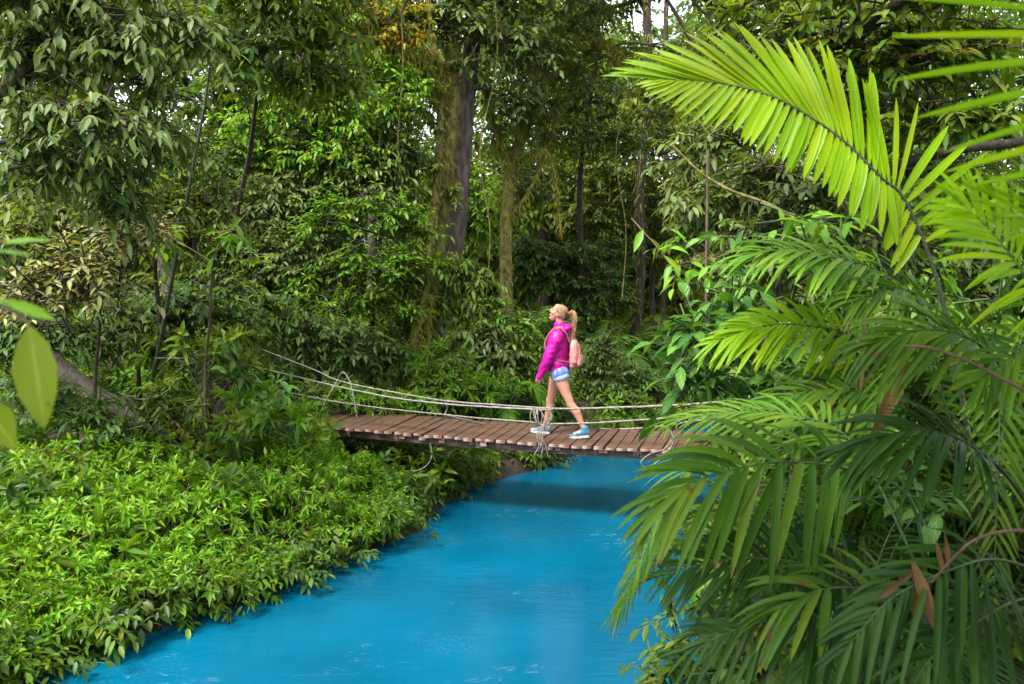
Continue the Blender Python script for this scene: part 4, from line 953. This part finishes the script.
plant('tree', 'tall glossy-leaved tree filling the top right behind the palm fronds', 'tree', None,
    [(900, 420, 10), (890, 300, 9.8), (880, 180, 9.5), (860, 60, 9.2), (850, -60, 9)],
    [(780, 30, 9, 50, 30), (840, 50, 8.8, 56, 34), (905, 40, 8.6, 50, 34), (970, 40, 8.6, 56, 36), (800, 90, 9.2, 44, 26), (940, 110, 8.6, 56, 30), (1000, 120, 8.6, 44, 40), (870, 110, 9, 50, 26), (740, 10, 9.2, 36, 20), (900, -30, 8.6, 140, 36), (960, 180, 8.8, 60, 30), (850, 20, 8.7, 40, 18, None, 1, .6), (930, 60, 8.5, 40, 16, None, 1, .6), (1150, -180, 6, 160, 90), (1350, -150, 4.6, 220, 120), (1450, -500, 3.6, 300, 160), (1250, -420, 4.6, 200, 120), (1350, 150, 5.4, 150, 140), (1500, -900, 2.8, 400, 200)], 'mid', ['green', 'yellow'], 1.15, 1.6, r0=.13)  # crown clumps beyond the frame at right are added to shade the palms
plant('tree', 'mid-green tree behind the drooping half of the bright frond', 'tree', None,
    [(790, 410, 11.5), (780, 320, 11.3), (770, 220, 11), (760, 140, 10.8)],
    [(720, 190, 10.5, 44, 26), (770, 170, 10.4, 46, 30), (820, 190, 10.2, 46, 30), (700, 225, 10.8, 34, 22), (760, 230, 10.2, 46, 24), (860, 230, 9.8, 46, 24), (730, 130, 11, 40, 24), (690, 150, 11.2, 34, 22), (800, 265, 9.8, 50, 20), (730, 265, 10, 34, 18)], 'mid', ['grey'], 1.1, 1.6, r0=.08)
plant('broadleaf_shrub', 'dark bush behind the palms at the right end of the bridge', 'bush', None,
    [(790, 480, 8.6), (780, 430, 8.5), (770, 390, 8.5)], [(740, 410, 8.4, 40, 24), (790, 380, 8.4, 50, 34), (840, 340, 8.4, 50, 34), (820, 430, 8.2, 50, 34), (720, 440, 8.6, 30, 14), (900, 320, 8, 60, 40), (880, 400, 8, 60, 40)], 'mid', ['green'], 1.1, 1.7, r0=.05)
plant('broadleaf_shrub', 'layered fresh-green shrub immediately left of the walker\'s jacket', 'bush', None,
    [(520, 410, 15.6), (520, 370, 15.6), (522, 330, 15.6)], [(525, 318, 15.4, 30, 12), (505, 340, 15.3, 28, 12), (530, 348, 15.4, 24, 12), (510, 372, 15.2, 30, 13), (532, 385, 15.2, 20, 14), (488, 305, 15.5, 24, 12)], 'layer', ['vivid'], .85, 1.7, r0=.03)
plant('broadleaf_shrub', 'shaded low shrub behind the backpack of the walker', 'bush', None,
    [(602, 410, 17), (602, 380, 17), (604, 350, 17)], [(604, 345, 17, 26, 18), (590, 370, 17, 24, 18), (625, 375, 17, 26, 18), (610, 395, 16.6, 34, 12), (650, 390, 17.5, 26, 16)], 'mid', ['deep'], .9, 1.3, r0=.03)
gR = 'small-leaved shrubs at the foot of the right bank'
for lab, st, bl in (
    ('small-leaved shrub touching the water right of the palm tips', [(725, 560, 7.8), (722, 530, 7.8)], [(700, 545, 7.6, 24, 16), (725, 520, 7.8, 28, 18), (740, 560, 7.4, 30, 22), (690, 515, 8, 18, 12)]),
    ('small-leaved shrub hanging over the river at the bottom right of the water', [(700, 690, 6), (690, 660, 6)], [(668, 640, 6, 22, 18), (690, 665, 5.9, 34, 22), (655, 672, 6, 20, 14), (715, 610, 6.3, 30, 18), (672, 606, 6.4, 14, 10)]),
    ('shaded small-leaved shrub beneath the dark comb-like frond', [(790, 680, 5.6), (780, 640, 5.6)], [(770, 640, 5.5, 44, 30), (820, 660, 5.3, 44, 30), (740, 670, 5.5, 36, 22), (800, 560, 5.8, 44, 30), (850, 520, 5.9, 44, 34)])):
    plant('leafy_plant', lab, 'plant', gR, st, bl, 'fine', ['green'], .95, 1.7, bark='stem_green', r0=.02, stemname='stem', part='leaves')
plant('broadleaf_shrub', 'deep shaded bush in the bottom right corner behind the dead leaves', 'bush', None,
    [(960, 690, 4.9), (955, 600, 4.9), (945, 520, 4.9)], [(940, 480, 5, 70, 50), (1000, 400, 5.2, 60, 60), (900, 560, 5, 56, 44), (980, 560, 4.8, 60, 50), (900, 650, 4.7, 70, 40), (1000, 660, 4.5, 60, 50), (930, 380, 5.4, 60, 50), (1010, 500, 4.8, 40, 60)], 'mid', ['deep'], 1., 1.6, r0=.04)
plant('broadleaf_shrub', 'yellow-green small-leaved shrub among the palm fronds in the middle of the right bank', 'bush', None,
    [(880, 520, 5.6), (870, 440, 5.5), (850, 380, 5.5)], [(830, 300, 5.6, 40, 18), (880, 330, 5.5, 44, 22), (930, 290, 5.5, 40, 26), (820, 370, 5.5, 36, 18), (860, 420, 5.4, 40, 20), (800, 440, 5.5, 34, 16), (940, 360, 5.3, 40, 26), (780, 500, 5.2, 34, 16)], 'fine', ['vivid'], .9, 1.2, r0=.03, bark='stem_green')
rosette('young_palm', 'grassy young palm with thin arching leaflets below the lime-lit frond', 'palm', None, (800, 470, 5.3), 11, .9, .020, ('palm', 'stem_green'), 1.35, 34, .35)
rosette('young_palm', 'dark young palm low on the right bank under the glossy drooping fronds', 'palm', None, (850, 640, 4.4), 11, .75, .018, ('palm_shade', 'stem_green'), .95, 34, .35)
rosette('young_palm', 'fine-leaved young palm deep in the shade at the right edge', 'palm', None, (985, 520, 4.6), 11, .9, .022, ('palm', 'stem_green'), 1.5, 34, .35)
plant('leafy_plant', 'oval-leaved sprig lying across the shade above the dead leaves', 'plant', None,
    [(985, 540, 4.3), (960, 510, 4.25), (920, 490, 4.2), (880, 488, 4.2)], [(880, 492, 4.2, 24, 10), (915, 486, 4.2, 26, 10), (950, 498, 4.2, 26, 10)], 'broad', ['broad'], .62, 1.3, bark='stem_green', r0=.012, stemname='stem', part='leaves', root=False)

gF = 'bushy trees filling the second row of the wood'
for lab, st, bl, sty, mt in (
    ('dark leafy tree behind the top left canopy', [(30, 400, 14), (40, 250, 14), (50, 100, 14)], [(30, 60, 14, 60, 40), (90, 120, 14, 60, 44), (20, 170, 14, 50, 44), (120, 40, 14, 60, 40), (80, 220, 14, 60, 34), (20, 260, 13.5, 50, 34), (150, 140, 14, 50, 36)], 'mid', 'deep'),
    ('mid-green leafy tree behind the forked sapling', [(215, 400, 17), (215, 250, 17), (220, 120, 17)], [(220, 90, 17, 56, 40), (190, 160, 17, 50, 40), (240, 190, 17, 50, 36), (170, 60, 17, 46, 40), (210, 20, 17, 60, 34), (270, 140, 17.2, 44, 40), (200, 270, 16, 50, 30)], 'mid', 'green'),
    ('yellowish green tree behind the mossy twin stems', [(420, 400, 21), (415, 250, 21), (410, 120, 21)], [(400, 80, 20.5, 50, 44), (395, 160, 20.5, 40, 40), (420, 220, 20.5, 40, 36), (380, 30, 20.5, 50, 34), (350, 60, 20, 44, 40), (470, 200, 20.5, 30, 50)], 'mid', 'lime'),
    ('green leafy tree between crooked mossy tree and bright frond', [(610, 400, 24), (610, 250, 24), (605, 120, 24)], [(600, 120, 23.5, 46, 40), (560, 180, 23.5, 46, 40), (640, 190, 23.5, 44, 44), (600, 60, 23.5, 40, 30), (520, 100, 23.5, 46, 44), (500, 200, 23, 40, 46), (540, 30, 23.5, 44, 36)], 'far', 'green'),
    ('olive tree at the back right of the slender trunk', [(735, 400, 16), (735, 250, 16), (735, 130, 16)], [(720, 120, 15.5, 50, 40), (770, 80, 15.5, 50, 44), (700, 190, 15.5, 40, 40), (760, 180, 15.5, 44, 40), (720, 260, 15.5, 44, 36), (780, 250, 15, 50, 40), (710, 60, 16, 40, 30), (690, -50, 16.5, 110, 44), (600, -90, 16, 110, 50), (760, -20, 16, 70, 40), (660, 90, 16.5, 40, 30)], 'mid', 'olive'),  # clumps above the frame edge added as shade for the far water
    ('dark leafy tree behind the glossy tree at top right', [(900, 420, 14), (905, 250, 14), (910, 120, 14)], [(850, 60, 14, 70, 50), (930, 50, 14, 70, 50), (1000, 90, 14, 60, 60), (890, 140, 13.5, 70, 44), (970, 170, 13, 70, 50), (840, 180, 13, 60, 44), (920, 240, 12, 80, 50), (1010, 260, 12, 60, 60), (860, 290, 12, 60, 40)], 'mid', 'deep')):
    plant('tree', lab, 'tree', gF, st, bl, sty, [mt], 1.1, 1.2, r0=.1)
# ------------------------------------------------------------------ palms on the right bank
def palm(label, base, fronds, stem=None, group='palms on the right bank'):
    b = P(*base); g = gz(b[0], b[1]); org = np.array((b[0], b[1], g))
    e = empty('palm', org); tag(e, label, 'palm', group)
    if stem:
        s_ = MB(); q = [org-ZV*.1]+[P(*a) for a in stem]
        tube(s_, curve(q, 20)-org, np.linspace(.045, .03, 20), 10, 0, True, .05); s_.build('stem', M['stem_black'], e)
    for f in fronds:
        m = MB(); rcb = MB(); pts = [P(*a)-org for a in f['p']]
        frond(m, pts, f.get('N', (0, -.6, .8)), f['n'], f['L'], f['W'], f.get('a0', 72), f.get('a1', 22), f.get('droop', .25), f.get('start', .2), f.get('sides', (1, 1)), 0, f.get('rw', .010), 0, f.get('jit', .11), f.get('fold', .22), 'palm', rcb, f.get('gap', 0), f.get('lift', .1), f.get('ang'), f.get('lens'))
        fo = m.build('frond', M[f.get('m', 'palm')], e)
        if 'label' in f: fo['label'] = f['label']
        rcb.build('rachis', M[f.get('rm', 'stem_green')], fo)
    return e
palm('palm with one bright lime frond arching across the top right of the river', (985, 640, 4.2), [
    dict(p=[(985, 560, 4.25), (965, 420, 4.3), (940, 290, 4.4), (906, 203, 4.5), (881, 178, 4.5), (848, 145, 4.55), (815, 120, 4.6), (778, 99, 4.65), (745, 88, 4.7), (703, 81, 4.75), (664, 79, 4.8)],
         N=(.05, -.92, .42), n=44, L=.64, W=.045, droop=.06, start=.24, sides=(.52, 1.0), m='palm_lime_lit', rw=.012, jit=.035, rm='stem_black',
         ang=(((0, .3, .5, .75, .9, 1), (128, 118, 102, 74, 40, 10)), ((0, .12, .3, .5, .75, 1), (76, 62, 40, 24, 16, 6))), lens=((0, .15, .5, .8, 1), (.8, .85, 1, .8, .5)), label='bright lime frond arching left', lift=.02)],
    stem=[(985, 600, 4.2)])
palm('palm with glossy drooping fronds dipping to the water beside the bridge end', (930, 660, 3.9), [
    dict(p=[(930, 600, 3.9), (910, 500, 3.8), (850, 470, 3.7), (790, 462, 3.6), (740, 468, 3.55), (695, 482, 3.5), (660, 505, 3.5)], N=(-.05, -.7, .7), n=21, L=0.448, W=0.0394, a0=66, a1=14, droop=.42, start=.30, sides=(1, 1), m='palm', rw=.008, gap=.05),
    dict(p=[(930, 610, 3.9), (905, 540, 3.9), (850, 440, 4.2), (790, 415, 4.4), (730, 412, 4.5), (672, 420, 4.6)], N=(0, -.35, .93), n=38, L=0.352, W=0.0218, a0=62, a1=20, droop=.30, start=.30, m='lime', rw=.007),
    dict(p=[(930, 620, 3.8), (890, 600, 3.6), (840, 575, 3.5), (780, 560, 3.45), (720, 560, 3.45), (665, 575, 3.45)], N=(.15, -.75, .6), n=38, L=0.320, W=0.0204, a0=70, a1=20, droop=.30, start=.25, m='palm_shade', rw=.007),
    dict(p=[(930, 640, 3.7), (880, 625, 3.4), (820, 615, 3.3), (750, 625, 3.3), (690, 650, 3.3)], N=(.1, -.7, .7), n=28, L=0.320, W=0.0245, a0=68, a1=22, droop=.40, start=.22, m='palm_shade', rw=.007),
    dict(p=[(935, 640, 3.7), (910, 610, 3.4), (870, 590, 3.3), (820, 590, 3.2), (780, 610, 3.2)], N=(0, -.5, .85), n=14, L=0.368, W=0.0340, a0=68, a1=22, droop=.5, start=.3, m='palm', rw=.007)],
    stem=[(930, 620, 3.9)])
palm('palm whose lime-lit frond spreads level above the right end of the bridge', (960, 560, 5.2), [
    dict(p=[(955, 470, 5.2), (910, 390, 5.2), (860, 340, 5.2), (800, 325, 5.2), (755, 328, 5.2), (712, 343, 5.2)], N=(.0, -.7, .7), n=32, L=0.368, W=0.0306, a0=66, a1=20, droop=.30, start=.35, m='palm_lime_lit', rw=.007, sides=(1, .8), rm='stem_black'),
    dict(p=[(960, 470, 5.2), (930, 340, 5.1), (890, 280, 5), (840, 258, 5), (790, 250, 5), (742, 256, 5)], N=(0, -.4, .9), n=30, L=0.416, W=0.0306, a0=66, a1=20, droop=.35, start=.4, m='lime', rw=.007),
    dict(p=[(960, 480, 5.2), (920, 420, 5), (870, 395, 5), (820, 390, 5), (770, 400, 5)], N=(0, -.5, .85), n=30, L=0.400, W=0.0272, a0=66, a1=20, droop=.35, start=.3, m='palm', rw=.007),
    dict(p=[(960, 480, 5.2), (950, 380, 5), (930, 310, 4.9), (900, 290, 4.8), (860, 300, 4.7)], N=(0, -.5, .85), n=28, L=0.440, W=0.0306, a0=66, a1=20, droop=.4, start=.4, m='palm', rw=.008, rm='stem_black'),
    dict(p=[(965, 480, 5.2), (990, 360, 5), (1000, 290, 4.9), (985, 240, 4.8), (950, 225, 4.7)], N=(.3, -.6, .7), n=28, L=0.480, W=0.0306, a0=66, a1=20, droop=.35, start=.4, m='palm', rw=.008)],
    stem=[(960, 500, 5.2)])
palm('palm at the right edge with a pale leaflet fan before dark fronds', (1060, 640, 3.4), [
    dict(p=[(1060, 520, 3.4), (1060, 420, 3.3), (1045, 330, 3.2), (1020, 270, 3.1), (985, 225, 3.1), (960, 205, 3.1)], N=(.1, -.85, .5), n=22, L=0.336, W=0.0245, a0=60, a1=18, droop=.2, start=.4, m='palm_lime_lit', rw=.007),
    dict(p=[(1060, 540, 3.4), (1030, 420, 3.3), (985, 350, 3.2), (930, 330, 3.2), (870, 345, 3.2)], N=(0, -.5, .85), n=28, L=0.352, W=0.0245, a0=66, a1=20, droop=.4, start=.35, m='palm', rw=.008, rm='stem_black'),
    dict(p=[(1060, 560, 3.4), (1010, 480, 3.3), (960, 440, 3.2), (910, 430, 3.2), (850, 450, 3.2)], N=(0, -.5, .85), n=28, L=0.352, W=0.0245, a0=66, a1=20, droop=.4, start=.35, m='palm_shade', rw=.008, rm='stem_black'),
    dict(p=[(1060, 580, 3.3), (1000, 560, 3.0), (950, 570, 2.9), (890, 600, 2.9), (845, 650, 2.9)], N=(0, -.6, .8), n=20, L=0.272, W=0.0245, a0=66, a1=20, droop=.5, start=.25, m='palm_shade', rw=.007),
    dict(p=[(1060, 600, 3.3), (1020, 600, 3), (980, 620, 2.9), (930, 660, 2.8), (900, 710, 2.8)], N=(0, -.6, .8), n=20, L=0.272, W=0.0245, a0=66, a1=20, droop=.5, start=.2, m='palm_shade', rw=.007),
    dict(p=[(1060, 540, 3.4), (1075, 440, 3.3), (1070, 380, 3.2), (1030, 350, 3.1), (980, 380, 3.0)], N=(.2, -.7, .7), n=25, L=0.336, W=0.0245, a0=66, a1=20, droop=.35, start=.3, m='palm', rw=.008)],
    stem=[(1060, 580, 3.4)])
palm('near palm with long thin leaflets reaching in from the top right edge', (1330, 640, 2.2), [
    dict(p=[(1330, 560, 2.2), (1290, 420, 2.0), (1220, 260, 1.85), (1140, 140, 1.75), (1090, 60, 1.7), (1060, -20, 1.7), (1045, -90, 1.7)], N=(.05, -.9, .35), n=15, L=.40, W=.014, droop=.05, start=.30, m='palm_lime_lit', rw=.008, sides=(1, .7), jit=.03, lift=-.25, lens=((0, .3, 1), (.8, 1, .8)), ang=(((0, 1), (48, 62)), ((0, 1), (70, 50)))),
    dict(p=[(1330, 580, 2.2), (1280, 430, 2.0), (1210, 320, 1.9), (1140, 260, 1.85), (1060, 225, 1.8), (1000, 215, 1.8)], N=(.1, -.5, .85), n=25, L=.30, W=0.0112, a0=70, a1=20, droop=.12, start=.4, m='palm_lime_lit', rw=.008, sides=(.7, 1))],
    stem=[(1330, 600, 2.2)])
# hanging dead leaves among the palms
def deadleaf(label, segs, name='dead_leaf'):
    b = MB(); org = P(*segs[0][0])
    for a, c, wd in segs:
        A = P(*a); Cc = P(*c); d = Cc-A
        leaves(b, (A-org)[None], d[None], (np.array((.25*rng.normal(), -1, .2*rng.normal())))[None], np.linalg.norm(d), wd, .08, 'palm', .35, 0, .25)
    o = b.build(name, M['dead'], None); o.location = org; tag(o, label, 'dead leaf', 'dead leaves caught in the palms')
deadleaf('pale brown folded dead leaf hanging beside the dark rachis above the sprig', [((908, 362, 3.6), (866, 442, 3.6), .055)])
deadleaf('narrow brown dead strip hanging straight down left of the folded dead leaf', [((864, 312, 3.9), (860, 388, 3.9), .022)])
deadleaf('bunch of brown dead leaves hanging in the dark lower right', [((912, 562, 2.9), (936, 628, 2.85), .040), ((912, 566, 2.9), (914, 632, 2.9), .022), ((912, 572, 2.9), (874, 598, 2.85), .022)])
deadleaf('thin upright withered leaflets above the brown bunch', [((944, 575, 2.9), (936, 536, 2.9), .016), ((948, 570, 2.9), (944, 528, 2.9), .018)])
def stick(label, path, r, mat='twig', name='dead_branch'):
    b = MB(); q = curve([P(*a) for a in path], 30); o_ = q[0].copy()
    tube(b, q, np.linspace(r, r*.6, 30), 8, 0, True, .06); o = b.build(name, M[mat], None, o_); o.location = o_; tag(o, label, 'branch')
M['dead_stalk'] = simple_mat('dead_stalk', [(.3, (.07, .035, .02)), (.7, (.14, .075, .04))], 14, .7, .3)
stick('reddish dry twig crossing the palms from the right edge', [(1060, 405, 2.7), (1020, 388, 2.7), (970, 362, 2.75), (930, 348, 2.8), (905, 346, 2.85)], .006, 'dead_stalk')
stick('dry brown stalk arching from the right edge over the dead leaf bunch', [(1060, 533, 2.6), (1010, 531, 2.6), (975, 540, 2.6), (950, 562, 2.65), (932, 582, 2.7)], .006, 'dead_stalk')
stick('brown liana hanging straight down behind the lime-leaved twig shrub', [(708, 150, 9), (707, 220, 9), (706, 290, 9), (709, 380, 9), (712, 430, 9)], .016, 'twig', 'liana')
for lab, x0, x1, d_ in (('thin liana hanging just right of the purple-brown trunk', 492, 486, 16.5),
        ('pale liana in front of the dark mossy trunk right of the walker', 628, 622, 18), ('thin liana hanging left of the twin mossy stems', 398, 404, 15.5)):
    stick(lab, [(x0, -40, d_), (x0+5, 60, d_), (x1-6, 150, d_), (x1+4, 230, d_), (x1, 300, d_)], .014, 'bark_moss', 'liana')
stick('mossy bent branch reaching left under the arching bright frond', [(815, 232, 8.5), (770, 205, 8.6), (730, 190, 8.8), (700, 172, 8.9), (672, 145, 9)], .018, 'bark_moss', 'branch')

# near twig with a spotted leaf at the left edge
e = empty('leafy_twig', P(-60, 560, 1.5)); org = P(-60, 560, 1.5)
tag(e, 'near lime-green twig with a hole-spotted leaf hanging at the left edge', 'plant')
b = MB(); tg_ = P(-64, 700, 1.6); tube(b, curve([np.array((tg_[0]-.1, tg_[1], gz(tg_[0]-.1, tg_[1])-.05)), np.array((tg_[0]-.04, tg_[1], .5*tg_[2]+.5*gz(tg_[0], tg_[1]))), tg_, P(-60, 560, 1.5), P(-50, 420, 1.45), P(-30, 330, 1.4), P(0, 305, 1.4), P(22, 318, 1.4), P(30, 326, 1.4)], 40)-org, np.linspace(.010, .0022, 40), 6)
tube(b, curve([P(-45, 380, 1.43), P(-30, 280, 1.45), P(-10, 246, 1.45), P(4, 242, 1.45)], 20)-org, np.linspace(.005, .0025, 20), 6); b.build('stem', M['twig'], e)
def nearleaf(a, c, wd, up, mat, droop=.05):
    b = MB(); A = P(*a); Cc = P(*c)
    leaves(b, (A-org)[None], (Cc-A)[None], np.array(up, float)[None], np.linalg.norm(Cc-A), wd, droop, 'oval', .10, 0, .05); return b.build('leaf', M[mat], e)
nl = nearleaf((30, 326, 1.4), (44, 424, 1.38), .070, (.12, -1, .15), 'near'); nl['label'] = 'large hanging leaf eaten into brown spots'
nearleaf((2, 243, 1.45), (50, 238, 1.45), .020, (0, -.5, 1), 'lime')
nearleaf((-6, 300, 1.4), (58, 316, 1.42), .030, (0, -.5, .9), 'lime', .1)
nearleaf((-8, 250, 1.45), (34, 254, 1.45), .014, (0, -.4, 1), 'lime')
nearleaf((-20, 400, 1.4), (16, 446, 1.4), .06, (.1, -1, .2), 'near')

# ------------------------------------------------------------------ far wood, added shade canopy, undergrowth, litter
lf = MB()
for _ in range(760):
    d = 25+rng.random()*16; px = -160+rng.random()*1344; top = 20 if abs(px-650) > 60 else 70
    py = 400-(440-top)*rng.random()**.9
    if _ % 4 == 0: py = 190+140*rng.random()
    if 615 < px < 680 and py < 45: continue
    if py < 90 and rng.random() < .1: continue
    c = P(px, py, d); r = np.array((1.5+rng.random(), 1.4, .9+.8*rng.random()))
    sprays(lf, None, c, r, .75, 'far', 1.25, int(rng.integers(0, 3)), .1, False)
for _ in range(150):
    a = R(55)+rng.random()*R(250); q = 11+rng.random()*6
    c = np.array((math.sin(a)*q*1.2, math.cos(a)*q+2, .3+rng.random()*4.5)); r = np.array((2., 2., 1.4))
    sprays(lf, None, c, r, .5, 'far', 1.6, int(rng.integers(0, 3)), .1, False)
for _ in range(90):  # unseen sprays over the viewpoint, added to shade the right-bank palms
    c = np.array((rng.uniform(-1.1, 5), rng.uniform(-2.4, 2.0), rng.uniform(5.5, 7.6))); r = np.array((1.1, 1., .5))
    sprays(lf, None, c, r, .8, 'far', 1., int(rng.integers(0, 3)), .1, False)
o = lf.build('wood_and_shade_canopy', [M['far'], M['deep'], M['olive']]); tag(o, kind='stuff')
lf = MB()
n = 2600
x = rng.uniform(-15, 15, n); y = rng.uniform(4, 30, n)
d_, s_ = poly_dist(x, y); ok = (d_ > .15) & (np.hypot(x, y) > 4.2)
x, y, d_ = x[ok], y[ok], d_[ok]; z = ground(x, y)
for i in range(len(x)):
    sc_ = .8+.5*rng.random()
    sprays(lf, None, np.array((x[i], y[i], z[i]+.16+.1*rng.random())), np.array((.35, .35, .20)), 1.1, ('fine', 'mid', 'whorlbig')[int(rng.integers(3))], sc_, int(rng.integers(0, 3)), .5, False)
sh = np.array(left_shore[3:]); 
for i in range(len(sh)-1):
    m_ = max(2, int(np.linalg.norm(sh[i+1]-sh[i])/.09))
    for q in range(m_):
        t = rng.random(); p_ = sh[i]+(sh[i+1]-sh[i])*t; off = np.array((.16, -.16))*(1 if i < 6 else -.3)+np.array((-.42, .32))*rng.random()
        if p_[1] > 20: continue
        sprays(lf, None, np.array((*(p_+off), .14+.22*rng.random())), np.array((.28, .28, .16)), 1.1, ('fine', 'whorl', 'mid')[int(rng.integers(3))], .85, int(rng.integers(0, 3)), .1, False)
o = lf.build('undergrowth', [M['green'], M['deep'], M['vivid']]); tag(o, kind='stuff')
lf = MB()
n = 5000; x = rng.uniform(-9, 8, n); y = rng.uniform(5, 22, n); d_, _ = poly_dist(x, y); ok = d_ > .1; x, y = x[ok], y[ok]
k = 500; q = G(225, 452, .75); x = np.concatenate([x, q[0]+rng.normal(size=k)*.5]); y = np.concatenate([y, q[1]+rng.normal(size=k)*.35])
z = ground(x, y)+.02+.03*rng.random(len(x)); ph = rng.random(len(x))*6.28
leaves(lf, np.stack([x, y, z], 1), np.stack([np.cos(ph), np.sin(ph), .3*rng.normal(size=len(x))], 1), ZV+.5*rng.normal(size=(len(x), 3)), .08+.08*rng.random(len(x)), .04+.02*rng.random(len(x)), .1, 'oval3', .3, 0)
o = lf.build('leaf_litter', M['dead']); tag(o, kind='stuff')
